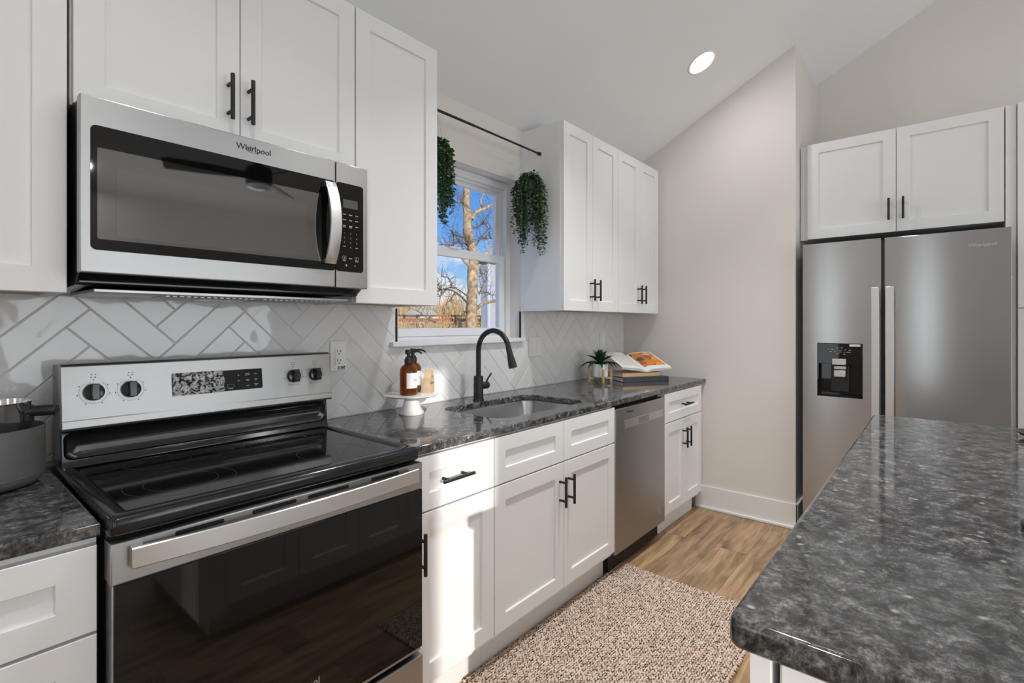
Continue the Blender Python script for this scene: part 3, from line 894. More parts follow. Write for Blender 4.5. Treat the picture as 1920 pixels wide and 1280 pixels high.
# ------------------------------------------------------------------ worktops
def slab(name, x0, x1, y0, y1, z0, z1, label, hole=None, bev=0.006, rc=0.0):
    t = bmesh.new()
    def rr(ax0, ax1, ay0, ay1, r, n=7):
        if r <= 0:
            return [(ax0, ay0), (ax1, ay0), (ax1, ay1), (ax0, ay1)]
        out = []
        for cx, cy, a in ((ax1 - r, ay0 + r, -pi / 2), (ax1 - r, ay1 - r, 0), (ax0 + r, ay1 - r, pi / 2), (ax0 + r, ay0 + r, pi)):
            for k in range(n):
                q = a + pi / 2 * k / (n - 1)
                out.append((cx + r * cos(q), cy + r * sin(q)))
        return out
    loops = [rr(x0, x1, y0, y1, rc)] + ([rr(*hole, 0.06)] if hole else [])
    es = []
    for lp in loops:
        vs = [t.verts.new((x, y, z1)) for x, y in lp]
        es += [t.edges.new((vs[k], vs[(k + 1) % len(vs)])) for k in range(len(vs))]
    bmesh.ops.triangle_fill(t, use_beauty=True, use_dissolve=False, edges=es)
    fs = t.faces[:]
    ret = bmesh.ops.extrude_face_region(t, geom=fs)
    for v in [g for g in ret['geom'] if isinstance(g, bmesh.types.BMVert)]:
        v.co.z = z0
    bmesh.ops.recalc_face_normals(t, faces=t.faces[:])
    ed = [e for e in t.edges if len(e.link_faces) == 2 and abs(e.verts[0].co.z - e.verts[1].co.z) < 1e-6 and e.calc_face_angle() > 1.0]
    bmesh.ops.bevel(t, geom=ed, offset=bev, segments=3, profile=0.5, affect='EDGES')
    t.normal_update()
    for f in t.faces:
        f.smooth = abs(f.normal.z) < 0.9999 and abs(f.normal.x) < 0.9999 and abs(f.normal.y) < 0.9999
    b = MB(); b.keep = True; b.add(t)
    return tag(b.build(name, M_GRAN, smooth=40), label, 'countertop')
slab('countertop', -1.43, -0.805, -0.6477, -0.0005, 0.884, 0.914, 'dark granite countertop left of the stove under the saucepan')
slab('countertop', -0.0285, XE - 0.001, -0.6477, -0.0005, 0.884, 0.914, 'long dark granite countertop around the sink', hole=(0.50, 1.135, -0.555, -0.172))
slab('countertop', -0.344, 1.617, -2.66, -1.688, 0.874, 0.914, 'dark speckled granite island top in the right foreground', bev=0.009, rc=0.018)

# sink
sk = thing('sink', 'stainless undermount sink set into the granite counter', 'sink', (0.8175, -0.365, 0.70))
t = bmesh.new()
def rloop(x0, x1, y0, y1, r, z, n=7):
    out = []
    for cx, cy, a in ((x1 - r, y0 + r, -pi / 2), (x1 - r, y1 - r, 0), (x0 + r, y1 - r, pi / 2), (x0 + r, y0 + r, pi)):
        for k in range(n):
            q = a + pi / 2 * k / (n - 1)
            out.append(t.verts.new((cx + r * cos(q), cy + r * sin(q), z)))
    return out
lps = [rloop(0.478, 1.157, -0.577, -0.150, 0.06, 0.8825), rloop(0.492, 1.143, -0.563, -0.164, 0.06, 0.8825), rloop(0.494, 1.141, -0.561, -0.166, 0.06, 0.876),
       rloop(0.502, 1.133, -0.553, -0.174, 0.06, 0.72), rloop(0.515, 1.12, -0.54, -0.187, 0.06, 0.700), rloop(0.56, 1.075, -0.50, -0.23, 0.05, 0.693)]
for a, c in zip(lps, lps[1:]):
    for k in range(len(a)):
        t.faces.new((a[k], a[(k + 1) % len(a)], c[(k + 1) % len(a)], c[k]))
t.faces.new(lps[-1])
bmesh.ops.recalc_face_normals(t, faces=t.faces[:])
for f in t.faces:
    f.normal_flip()
b = MB(); b.add(t)
o = b.build('bowl', M_SINK, sk, smooth=50)
b = MB(); b.lathe([(0.0, 0.6935), (0.03, 0.6938), (0.042, 0.6955), (0.045, 0.6935)], (0.82, -0.33, 0), 24)
b.build('drain', M_CHROME, sk)

# faucet
fx, fy = 0.811, -0.115
fa = thing('faucet', 'matte black gooseneck faucet behind the sink', 'faucet', (fx, fy, 0.914))
b = MB(); b.lathe([(0, 0), (0.0285, 0), (0.0285, 0.006), (0.025, 0.010), (0.0245, 0.118), (0.022, 0.122), (0.0, 0.122)], (fx, fy, 0.914), 32)
b.build('base', M_BLACK, fa)
pts = [(fx, fy, 1.03), (fx, fy, 1.10), (fx, fy, 1.165)]
RA = 0.102
for k in range(1, 15):
    q = pi * k / 14 * 0.94
    pts.append((fx, fy - RA + RA * cos(q), 1.165 + RA * sin(q)))
b = MB(); b.tube(pts, 0.0128, 20); b.build('spout', M_BLACK, fa)
e = Vector(pts[-1]); d = (Vector(pts[-1]) - Vector(pts[-2])).normalized()
b = MB(); b.tube([e - d * 0.005, e + d * 0.02, e + d * 0.055, e + d * 0.085, e + d * 0.098], [0.0135, 0.0145, 0.0175, 0.021, 0.0205], 20)
b.box(e.x - 0.006, e.x + 0.006, e.y - 0.022, e.y - 0.012, e.z - 0.075, e.z - 0.04, 0.002)
b.build('spray_head', M_BLKPL, fa)
b = MB(); b.cyl((fx + 0.02, fy, 0.985), (fx + 0.068, fy, 0.985), 0.0185, n=24, bev=0.002)
b.tube([(fx + 0.055, fy, 0.995), (fx + 0.068, fy - 0.004, 1.02), (fx + 0.088, fy - 0.01, 1.045)], [0.005, 0.0045, 0.004], 10)
b.build('lever', M_BLACK, fa)

# ------------------------------------------------------------------ outlets and switches on the tile
def plate(name, label, cat, x0, x1, z0, z1, kind):
    r = thing(name, label, cat, ((x0 + x1) / 2, -0.009, (z0 + z1) / 2), group='white cover plates on the tile')
    b = MB(); b.box(x0, x1, -0.0155, -0.006, z0, z1, 0.003)
    b.build('cover_plate', M_PLATE, r)
    cx, cz = (x0 + x1) / 2, (z0 + z1) / 2
    if kind == 'duplex':
        b = MB(); b.box(cx - 0.0175, cx + 0.0175, -0.018, -0.0145, cz - 0.035, cz + 0.035, 0.002)
        f = b.build('receptacle', M_PLATE, r)
        b = MB()
        for dz in (-0.019, 0.019):
            b.box(cx - 0.0085, cx - 0.0055, -0.0184, -0.0178, cz + dz - 0.003, cz + dz + 0.007)
            b.box(cx + 0.0055, cx + 0.0085, -0.0184, -0.0178, cz + dz - 0.002, cz + dz + 0.006)
            b.cyl((cx, -0.0178, cz + dz - 0.010), (cx, -0.0184, cz + dz - 0.010), 0.003, n=10)
        b.build('slots', M_PRINTD, f)
        b = MB(); b.box(cx - 0.004, cx + 0.028, -0.017, -0.0152, z0 + 0.006, z0 + 0.022, 0.0005)
        b.build('sticker', M_FILM, r)
    else:
        n = 2 if x1 - x0 > 0.1 else 1
        for k in range(n):
            c = cx + (k - (n - 1) / 2) * 0.046
            b = MB(); b.box(c - 0.0165, c + 0.0165, -0.0175, -0.0145, cz - 0.033, cz + 0.033, 0.002)
            b.build('rocker' if n == 2 else 'receptacle', M_PLATE, r)
plate('wall_outlet', 'white duplex outlet on the tile beside the stove backguard', 'outlet', 0.050, 0.125, 1.105, 1.232, 'duplex')
plate('light_switch', 'white double switch plate on the tile right of the faucet', 'switch', 1.358, 1.478, 1.100, 1.222, 'switch')
plate('wall_outlet', 'white outlet on the tile behind the potted succulent', 'outlet', 2.192, 2.264, 1.110, 1.234, 'gfi')

# ------------------------------------------------------------------ stove
SX0, SX1 = -0.7965, -0.0325
st = thing('stove', 'stainless electric stove with black glass cooktop and oven door', 'stove', (-0.415, -0.35, 0.0))
b = MB(); b.box(SX0 + 0.003, SX1 - 0.003, -0.635, -0.02, 0.02, 0.884, 0.002); b.box(SX0 + 0.04, SX1 - 0.04, -0.60, -0.06, 0, 0.03)
b.build('body', M_BLKGL, st)
# cooktop frame with raised rim
t = bmesh.new()
def rl(x0, x1, y0, y1, r, z, n=6):
    out = []
    for cx, cy, a in ((x1 - r, y0 + r, -pi / 2), (x1 - r, y1 - r, 0), (x0 + r, y1 - r, pi / 2), (x0 + r, y0 + r, pi)):
        for k in range(n):
            q = a + pi / 2 * k / (n - 1)
            out.append(t.verts.new((cx + r * cos(q), cy + r * sin(q), z)))
    return out
X0, X1, Y0, Y1 = SX0 - 0.002, SX1 + 0.002, -0.681, -0.10
L = [rl(X0 + 0.004, X1 - 0.004, Y0 + 0.004, Y1, 0.012, 0.884), rl(X0, X1, Y0, Y1, 0.014, 0.890), rl(X0, X1, Y0, Y1, 0.014, 0.914), rl(X0 + 0.003, X1 - 0.003, Y0 + 0.004, Y1, 0.014, 0.9205),
     rl(X0 + 0.010, X1 - 0.010, Y0 + 0.012, Y1, 0.014, 0.9225), rl(X0 + 0.026, X1 - 0.026, Y0 + 0.040, Y1 - 0.02, 0.02, 0.9215), rl(X0 + 0.036, X1 - 0.036, Y0 + 0.055, Y1 - 0.03, 0.02, 0.9150), rl(X0 + 0.038, X1 - 0.038, Y0 + 0.057, Y1 - 0.032, 0.02, 0.9140)]
for a, c in zip(L, L[1:]):
    for k in range(len(a)):
        t.faces.new((a[k], a[(k + 1) % len(a)], c[(k + 1) % len(a)], c[k]))
t.faces.new(L[0][::-1]); t.faces.new(L[-1])
bmesh.ops.recalc_face_normals(t, faces=t.faces[:])
b = MB(); b.add(t)
ct = b.build('cooktop', M_BLKGL, st, smooth=60)
b = MB(); b.box(X0 + 0.040, X1 - 0.040, Y0 + 0.060, Y1 - 0.034, 0.9135, 0.9155, 0.0006)
def ring(b, cx, cy, r, z, w=0.0005):
    b.lathe([(r - w, z), (r - w, z + 0.0003), (r + w, z + 0.0003), (r + w, z)], (cx, cy, 0), 64)
b.mi = 1
for cx, cy, rs in ((-0.615, -0.48, (0.118, 0.078)), (-0.225, -0.50, (0.098,)), (-0.60, -0.235, (0.078,)), (-0.235, -0.235, (0.085, 0.06)), (-0.415, -0.215, (0.05,))):
    for r in rs:
        ring(b, cx, cy, r, 0.9154)
for k in range(9):
    b.box(-0.475 + k * 0.013, -0.466 + k * 0.013, -0.566, -0.562, 0.9155, 0.9157)
for k in range(70):
    px_, py_ = random.gauss(-0.40, 0.07), random.gauss(-0.25, 0.05)
    s_ = random.uniform(0.0006, 0.0013)
    b.box(px_ - s_, px_ + s_, max(-0.6, min(-0.15, py_)) - s_, max(-0.6, min(-0.15, py_)) + s_, 0.9155, 0.9158)
b.build('glass_top', [M_CERAM, M_RING], ct)
# backguard
bgx0, bgx1 = SX0 + 0.004, SX1 - 0.003
b = MB()
prof = [(-0.02, 0.90), (-0.105, 0.90), (-0.150, 0.918), (-0.143, 0.935), (-0.137, 1.01), (-0.130, 1.03), (-0.12, 1.188), (-0.02, 1.188)]
b.prism(prof, bgx0, bgx1, 'x', 0.003)
bgd = b.build('backguard', M_BLKGL, st)
# embossed recess frame on the riser
def rr2(x0, x1, z0, z1, r, n=6):
    out = []
    for cx, cz, a in ((x1 - r, z0 + r, -pi / 2), (x1 - r, z1 - r, 0), (x0 + r, z1 - r, pi / 2), (x0 + r, z0 + r, pi)):
        for k in range(n):
            q = a + pi / 2 * k / (n - 1)
            out.append((cx + r * cos(q), cz + r * sin(q)))
    return out
t = bmesh.new()
lay = []
for d, y in ((0.0, -0.1425), (0.005, -0.1475), (0.012, -0.1445), (0.024, -0.1400)):
    lay.append([t.verts.new((u, y, v)) for u, v in rr2(bgx0 + 0.006 + d, bgx1 - 0.006 - d, 0.938 + d, 1.012 - d * 0.6, 0.018)])
for a, c in zip(lay, lay[1:]):
    for k in range(len(a)):
        t.faces.new((a[k], a[(k + 1) % len(a)], c[(k + 1) % len(a)], c[k]))
t.faces.new(lay[-1])
bmesh.ops.recalc_face_normals(t, faces=t.faces[:])
b = MB(); b.add(t); b.build('riser_panel', M_BLKGL, bgd, smooth=60)
PY0, PY1 = -0.172, -0.150     # control panel front, bottom and top
b = MB(); b.prism([(-0.135, 1.024), (PY0 + 0.004, 1.020), (PY0, 1.026), (PY0 + 0.0025, 1.046), (PY1 - 0.002, 1.188), (PY1 + 0.004, 1.1945), (-0.105, 1.1945)], SX0 + 0.002, SX1 - 0.001, 'x', 0.0015)
cp = b.build('control_panel', M_STEEL, st)
def pan_y(z):
    return PY0 + 0.0025 + (z - 1.046) / (1.188 - 1.046) * (PY1 - PY0 - 0.0045)
tilt = math.atan2(PY1 - PY0 - 0.0045, 0.142)
def panel_M(x, z, off=0.0):
    return Matrix.Translation((x, pan_y(z) - off, z)) @ Matrix.Rotation(-tilt, 4, 'X')
for i, kx in enumerate((-0.728, -0.646, -0.175, -0.095)):
    k = MB(panel_M(kx, 1.117))
    k.cyl((0, 0.001, 0), (0, -0.012, 0), 0.0235, 0.0225, n=36, bev=0.002)
    k.prism([(-0.009, -0.0215), (0.009, -0.0215), (0.009, 0.0215), (-0.009, 0.0215)], -0.030, -0.010, 'y', 0.002)
    k.build('knob', M_BLKGL, st)
    k = MB(panel_M(kx, 1.117, 0.0003))
    for a in range(40, 321, 10):
        q = R(a) + pi / 2
        k.cyl((0.031 * cos(q), 0, 0.031 * sin(q)), (0.031 * cos(q + R(9)), 0, 0.031 * sin(q + R(9))), 0.00035, n=6)
    for a in (60, 100, 150, 210, 260, 300):
        q = R(a) + pi / 2
        k.box(0.035 * cos(q) - 0.0012, 0.035 * cos(q) + 0.0012, -0.0003, 0.0002, 0.035 * sin(q) - 0.0016, 0.035 * sin(q) + 0.0016)
    k.cyl((0, 0, 0.033), (0, -0.0004, 0.033), 0.0018, n=12)
    for (dx, dz, w) in ((-0.005, 0.040, 0.003), (0.004, 0.040, 0.0035), (-0.004, 0.047, 0.003), (0.005, 0.047, 0.0025)):
        k.box(dx - w / 2, dx + w / 2, -0.0004, 0.0001, dz - 0.0012, dz + 0.0012)
    k.build('dial_print', M_PRINTD, cp)
b = MB(panel_M(-0.414, 1.119)); b.prism(rr2(-0.130, 0.130, -0.033, 0.033, 0.003), -0.0016, 0.001, 'y')
dp = b.build('display', M_DISP, st)
b = MB(panel_M(-0.414, 1.119))
random.seed(11)
# creased film peeling across the left of the display
rows = []
for iz in range(11):
    row = []
    for ix in range(25):
        x = -0.131 + ix * 0.00605
        z = -0.034 + iz * 0.0068
        if ix == 24:
            x -= abs(iz - 4) * 0.0012
        row.append((x, -0.0026 - random.uniform(0, 0.004), z))
    rows.append(row)
b.grid(rows); b.build('protective_film', M_FILM, dp, smooth=0)['label'] = 'creased clear film peeling off the display'
b = MB(panel_M(-0.414, 1.119, 0.0018))
for cx, cz, w in ((0.083, 0.018, 0.013), (0.083, 0.014, 0.016), (0.109, 0.016, 0.009), (0.083, -0.001, 0.009), (0.083, -0.0045, 0.008), (0.109, 0.0, 0.009), (0.109, -0.004, 0.008), (0.083, -0.021, 0.011), (0.109, -0.017, 0.013), (0.109, -0.021, 0.008), (0.030, -0.026, 0.014)):
    b.box(cx - w / 2, cx + w / 2, -0.0002, 0.0001, cz - 0.001, cz + 0.001)
b.prism([(0.052, 0.013), (0.058, 0.013), (0.055, 0.018)], -0.0002, 0.0001, 'y'); b.prism([(0.052, -0.001), (0.058, -0.001), (0.055, -0.006)], -0.0002, 0.0001, 'y')
for x0, x1, z0, z1 in ((0.020, 0.040, -0.0125, -0.012), (0.020, 0.040, -0.0235, -0.023), (0.020, 0.0205, -0.0235, -0.012), (0.0395, 0.040, -0.0235, -0.012)):
    b.box(x0, x1, -0.0002, 0.0001, z0, z1)
b.build('display_print', M_PRINT, dp)
# oven door
OY = -0.690
b = MB(); b.box(SX0 - 0.001, SX1 + 0.001, OY, -0.640, 0.795, 0.876, 0.003)
b.box(SX0 + 0.002, SX1 - 0.002, OY + 0.004, -0.640, 0.300, 0.80, 0.002)
od = b.build('oven_door', M_STEEL, st)
b = MB(); b.box(SX0 + 0.004, SX1 - 0.0005, OY - 0.001, OY + 0.010, 0.312, 0.7945, 0.001)
og = b.build('door_glass', M_OVEN, od)
b = MB()
M_ = txt_at(-0.420, OY - 0.0013, 0.389)
b.text('Whirlpool', 0.0245, M_, 0.0003); b.build('lettering', M_PRINT, og)
for x0, x1 in ((-0.690, -0.595), (-0.535, -0.430), (-0.400, -0.285), (-0.215, -0.120)):
    b = MB(); b.prism(rr2(x0, x1, 0.8600, 0.8695, 0.0045), OY - 0.0008, OY + 0.004, 'y')
    b.build('vent_slot', M_DARK, od)
# bowed flat handle
hx0, hx1 = -0.768, -0.062
rows_f = []
t = bmesh.new()
nn = 24
prev = None
for k in range(nn + 1):
    u = k / nn
    x = hx0 + (hx1 - hx0) * u
    bow = 1 - (2 * u - 1) ** 2
    yo = OY - 0.022 - 0.022 * bow
    zc = 0.846 + 0.000 * bow
    hh = 0.0205
    r = [(x, yo + 0.010, zc - hh), (x, yo + 0.002, zc - hh), (x, yo, zc - hh + 0.002), (x, yo, zc + hh - 0.002), (x, yo + 0.002, zc + hh), (x, yo + 0.010, zc + hh)]
    r = [t.verts.new(p) for p in r]
    if prev:
        for i in range(len(r)):
            t.faces.new((prev[i], prev[(i + 1) % 6], r[(i + 1) % 6], r[i]))
    else:
        t.faces.new(r)
    prev = r
t.faces.new(prev[::-1])
bmesh.ops.recalc_face_normals(t, faces=t.faces[:])
b = MB(); b.add(t)
b.box(hx0 + 0.002, hx0 + 0.022, OY - 0.016, OY + 0.001, 0.828, 0.864, 0.001); b.box(hx1 - 0.022, hx1 - 0.002, OY - 0.016, OY + 0.001, 0.828, 0.864, 0.001)
b.build('handle', M_HANDLE, od, smooth=20)
b = MB(); b.box(SX0 + 0.001, SX1 + 0.001, OY - 0.004, -0.640, 0.055, 0.288, 0.004)
b.build('storage_drawer', M_STEEL, st)

# ------------------------------------------------------------------ microwave
mw = thing('microwave', 'stainless over-the-range microwave with dark glass door', 'microwave', (-0.41, -0.2, 1.40))
FY = -0.400
b = MB()
b.box(SX0 + 0.006, SX1 - 0.004, -0.345, -0.002, 1.398, 1.832, 0.003)
b.prism([(-0.345, 1.832), (-0.372, 1.828), (-0.372, 1.422), (-0.330, 1.395), (-0.02, 1.385), (-0.02, 1.832)], SX0 + 0.004, SX1 - 0.003, 'x', 0.002)
b.build('body', M_BLKGL, mw)
XS = -0.153
b = MB()
b.box(SX0, XS - 0.0012, FY, -0.370, 1.4205, 1.8325, 0.003)
md = b.build('door', M_STEEL, mw)
b = MB(); b.prism(rr2(-0.777, XS - 0.0014, 1.4745, 1.766, 0.012)[:6] + [(XS - 0.0014, 1.766)] * 0 + rr2(-0.777, XS - 0.0014, 1.4745, 1.766, 0.012)[6:], FY - 0.0012, FY + 0.004, 'y')
wf = b.build('window_frame', M_MWBLK, md)
b = MB(); b.prism(rr2(-0.7645, -0.203, 1.5005, 1.7145, 0.004), FY - 0.0018, FY, 'y')
wg = b.build('window_glass', M_MWGLASS, wf)
b = MB(); b.prism(rr2(-0.7285, -0.252, 1.511, 1.671, 0.006), FY - 0.0023, FY, 'y')
b.build('window_mesh', M_MWMESH, wf)
b = MB(); b.text('Whirlpool', 0.0235, txt_at(-0.410, FY - 0.0008, 1.802), 0.0006, sx=0.98)
b.lathe([(0.0175, 0), (0.0185, 0.0004), (0.0195, 0)], (0, 0, 0), 32, Matrix.Translation((-0.412, FY - 0.0006, 1.799)) @ Matrix.Rotation(pi / 2, 4, 'X') @ Matrix.Diagonal((1.0, 0.42, 1, 1)))
b.build('lettering', M_PRINTD, md)
b = MB(); b.box(XS + 0.0012, SX1, FY, -0.370, 1.4205, 1.8325, 0.003)
mc = b.build('control_panel', M_STEEL, mw)
b = MB(); b.prism(rr2(XS + 0.0012, -0.0505, 1.4745, 1.767, 0.010), FY - 0.0012, FY + 0.004, 'y')
kp = b.build('keypad', M_MWBLK, mc)
b = MB(); b.box(-0.127, -0.0725, FY - 0.0018, FY, 1.686, 1.714); b.build('clock_display', M_LCD, kp)
b = MB()
kx = (-0.122, -0.099, -0.076)
for r_, z in enumerate((1.664, 1.646, 1.627)):
    for c_, x in enumerate(kx):
        w = (0.012, 0.012, 0.010)[(r_ + c_) % 3]
        b.box(x - w / 2, x + w / 2, FY - 0.0015, FY - 0.001, z - 0.0013, z + 0.0013)
        if r_ == 2 and c_ < 2:
            b.box(x - w / 2 + 0.001, x + w / 2 - 0.001, FY - 0.0015, FY - 0.001, z - 0.006, z - 0.0035)
for i, ch in enumerate('123456789'):
    b.text(ch, 0.0075, txt_at(kx[i % 3], FY - 0.0014, 1.602 - (i // 3) * 0.0155), 0.0002)
b.text('0', 0.0075, txt_at(kx[1], FY - 0.0014, 1.5555), 0.0002)
for x, z, w in ((kx[0], 1.558, 0.009), (kx[2], 1.556, 0.009), (kx[1], 1.519, 0.012), (kx[0], 1.5105, 0.010), (kx[2], 1.5105, 0.011)):
    b.box(x - w / 2, x + w / 2, FY - 0.0015, FY - 0.001, z - 0.0012, z + 0.0012)
kpm = b
for x in (kx[0], kx[2]):
    b = MB()
    for dx, dz, hw, hh in ((0, 0.0055, 0.006, 0.0004), (0, -0.0055, 0.006, 0.0004), (-0.006, 0, 0.0004, 0.0055), (0.006, 0, 0.0004, 0.0055), (0, 0, 0.0012, 0.003)):
        b.box(x + dx - hw, x + dx + hw, FY - 0.0015, FY - 0.001, 1.520 + dz - hh, 1.520 + dz + hh)
    b.build('icon', M_PRINT, kp)
b = kpm
for x in (-0.115, -0.082):
    b.cyl((x, FY - 0.001, 1.4955), (x, FY - 0.0015, 1.4955), 0.0032 if x < -0.1 else 0.002, n=12)
b.build('keypad_lettering', M_PRINT, kp)
# arched vertical handle
t = bmesh.new()
prev = None
for k in range(25):
    u = k / 24
    z = 1.494 + 0.262 * u
    bow = 1 - (2 * u - 1) ** 2
    y = FY - 0.018 - 0.036 * bow
    x0, x1 = -0.1985, -0.1615
    r = [t.verts.new(p) for p in ((x0, y + 0.008, z), (x0, y + 0.001, z), (x0 + 0.002, y, z), (x1 - 0.002, y, z), (x1, y + 0.001, z), (x1, y + 0.008, z))]
    if prev:
        for i in range(6):
            t.faces.new((prev[i], prev[(i + 1) % 6], r[(i + 1) % 6], r[i]))
    else:
        t.faces.new(r)
    prev = r
t.faces.new(prev[::-1])
bmesh.ops.recalc_face_normals(t, faces=t.faces[:])
b = MB(); b.add(t)
b.box(-0.1965, -0.1635, FY - 0.014, FY + 0.002, 1.496, 1.508, 0.001); b.box(-0.1965, -0.1635, FY - 0.014, FY + 0.002, 1.742, 1.754, 0.001)
b.build('handle', M_HANDLE, md, smooth=20)
# underside: vent screens and task light
b = MB(); b.box(-0.76, -0.07, -0.34, -0.05, 1.378, 1.3875, 0.002)
us = b.build('bottom_plate', M_STEELD, mw)
b = MB()
for x0 in (-0.60, -0.34):
    for k in range(14):
        b.box(x0 + k * 0.017, x0 + 0.010 + k * 0.017, -0.30, -0.18, 1.3755, 1.3785)
b.build('vent_screen', M_STEEL, us)
b = MB(); b.box(-0.47, -0.35, -0.15, -0.09, 1.375, 1.379, 0.001)
b.build('light_lens', M_CERW, us)

# ------------------------------------------------------------------ dishwasher
dw = thing('dishwasher', 'grey stainless dishwasher between sink cabinet and end cabinet', 'dishwasher', (1.569, -0.33, 0.0))
b = MB(); b.box(1.270, 1.868, -0.60, -0.03, 0.02, 0.872); b.box(1.28, 1.858, -0.56, -0.06, 0.0, 0.10)
b.build('body', M_DARK, dw)
b = MB(); b.box(1.2665, 1.8725, -0.646, -0.60, 0.118, 0.862, 0.004)
dd = b.build('door', M_STEELD, dw)
b = MB(); b.prism(rr2(1.362, 1.838, 0.751, 0.793, 0.004), -0.6485, -0.645, 'y')
hb = b.build('handle', M_HANDLE, dd)
b = MB(); b.prism(rr2(1.522, 1.646, 0.7545, 0.7895, 0.005), -0.6491, -0.647, 'y'); b.box(1.58, 1.592, -0.6505, -0.6485, 0.782, 0.790, 0.001)
b.build('pull_pocket', M_STEELD, hb)
b = MB(); b.text('Whirlpool', 0.0185, txt_at(1.422, -0.6463, 0.835), 0.0003); b.build('lettering', M_PRINTD, dd)
b = MB()
Mq = Matrix.Translation((1.795, -0.6463, 0.205)) @ Matrix.Rotation(pi / 2, 4, 'X')
b.lathe([(0.0235, 0), (0.0235, 0.0005), (0.0255, 0.0005), (0.0255, 0)], (0, 0, 0), 32, Mq)
b.lathe([(0.013, 0), (0.013, 0.0005), (0.0145, 0.0005), (0.0145, 0)], (0, 0, 0), 24, Mq)
b.box(1.788, 1.802, -0.6468, -0.646, 0.201, 0.209)
b.build('emblem', M_PRINT, dd)

# ------------------------------------------------------------------ refrigerator
fr = thing('refrigerator', 'stainless side-by-side refrigerator with dispenser in its left door', 'refrigerator', (2.9, -1.72, 0.0))
X0f = 2.5
b = MB(); b.box(2.572, XA - 0.03, -2.160, -1.268, 0.03, 1.765, 0.004); b.box(2.60, XA - 0.06, -2.13, -1.30, 0, 0.05)
b.build('body', M_BLKPL, fr)
def fdoor(y0, y1, hole=None):
    b = MB()
    if hole:
        h0, h1, z0, z1 = hole
        # door skin around the dispenser opening
        b.box(X0f, 2.568, h1, y1, 0.09, 1.788); b.box(X0f, 2.568, y0, h0, 0.09, 1.788)
        b.box(X0f, 2.568, h0, h1, 0.09, z0); b.box(X0f, 2.568, h0, h1, z1, 1.788)
        b.box(2.56, 2.568, h0, h1, z0, z1)
    else:
        b.box(X0f, 2.568, y0, y1, 0.09, 1.788, 0.004)
    return b
dz0, dz1, dy0, dy1 = 0.866, 1.186, -1.5685, -1.340
b = fdoor(-1.6540, -1.2625, (dy0, dy1, dz0, dz1))
fl = b.build('freezer_door', M_FRIDGE, fr)
b = fdoor(-2.184, -1.6695)
rd = b.build('refrigerator_door', M_FRIDGE, fr)
b = MB(); b.box(2.503, 2.566, -1.6688, -1.6546, 0.09, 1.775); b.build('gasket', M_GASKET, fr)
def fr_handle(y0, y1, door):
    b = MB()
    b.box(2.440, 2.452, y0, y1, 0.58, 1.508, 0.003)
    for z in (0.60, 1.47):
        b.box(2.450, 2.502, y0 + 0.008, y1 - 0.008, z, z + 0.025, 0.003)
    b.build('handle', M_HANDLE, door)
fr_handle(-1.651, -1.612, fl); fr_handle(-1.717, -1.676, rd)
# water and ice dispenser
b = MB()
MX = Matrix.Translation((X0f, 0, 0)) @ Matrix.Rotation(-pi / 2, 4, 'Z')
b = MB(MX)
b.box(-dy1 - 0.0, -dy0 + 0.0, 0.050, 0.056, dz0, dz1)
b.box(-dy1, -dy1 + 0.008, -0.002, 0.056, dz0, dz1, 0.001); b.box(-dy0 - 0.008, -dy0, -0.002, 0.056, dz0, dz1, 0.001)
b.box(-dy1, -dy0, -0.002, 0.056, dz0, dz0 + 0.014, 0.001)
b.box(-dy1, -dy0, -0.003, 0.030, 1.062, dz1, 0.002)
ds = b.build('dispenser', M_MWBLK, fl)
for i in range(1):
    b = MB(MX)
    cxl = (-dy1 - dy0) / 2
    b.box(cxl - 0.046, cxl + 0.046, 0.028, 0.052, dz0 + 0.03, 1.055, 0.003); b.build('ice_chute', M_BLKPL, ds)
    b = MB(MX); b.box(cxl - 0.037, cxl + 0.033, -0.0045, 0.004, 1.058, 1.094, 0.002); b.box(cxl - 0.030, cxl + 0.030, 0.006, 0.030, 0.985, 1.025, 0.004); b.box(cxl - 0.030, cxl + 0.032, 0.010, 0.030, 1.030, 1.050, 0.003)
    b.build('paddle', M_HANDLE, ds)
    b = MB(MX)
    for dx, z, w in ((-0.055, 1.150, 0.006), (-0.036, 1.149, 0.011), (0.030, 1.147, 0.006), (0.052, 1.146, 0.013), (-0.045, 1.135, 0.012), (-0.021, 1.1345, 0.010), (0.003, 1.134, 0.015), (0.024, 1.134, 0.008), (0.045, 1.134, 0.02), (-0.008, 1.124, 0.014), (0.025, 1.121, 0.010)):
        b.box(cxl + dx - w / 2, cxl + dx + w / 2, -0.0036, -0.0028, z - 0.0015, z + 0.0015)
    for a, c in (((-0.012, 1.166), (-0.009, 1.143)), ((0.015, 1.166), (0.012, 1.143)), ((-0.009, 1.143), (0.012, 1.143)), ((-0.0105, 1.158), (0.0135, 1.158))):
        b.cyl((cxl + a[0], -0.0032, a[1]), (cxl + c[0], -0.0032, c[1]), 0.0008, n=6)
    b.build('control_print', M_PRINT, ds)
    b = MB(MX); b.box(cxl + 0.050, cxl + 0.103, -0.0038, -0.0028, 1.168, 1.181); b.build('sticker', M_SIGNW, ds)
b = MB()
b.text('Whirlpool', 0.026, txt_fridge(X0f - 0.0006, -2.075, 1.708), 0.0005)
b.lathe([(0.024, 0), (0.0252, 0.0005), (0.0264, 0)], (0, 0, 0), 32, Matrix.Translation((X0f - 0.0004, -2.075, 1.705)) @ Matrix.Rotation(-pi / 2, 4, 'Z') @ Matrix.Rotation(pi / 2, 4, 'X') @ Matrix.Diagonal((1.0, 0.4, 1, 1)))
b.build('lettering', M_CHROME, rd)

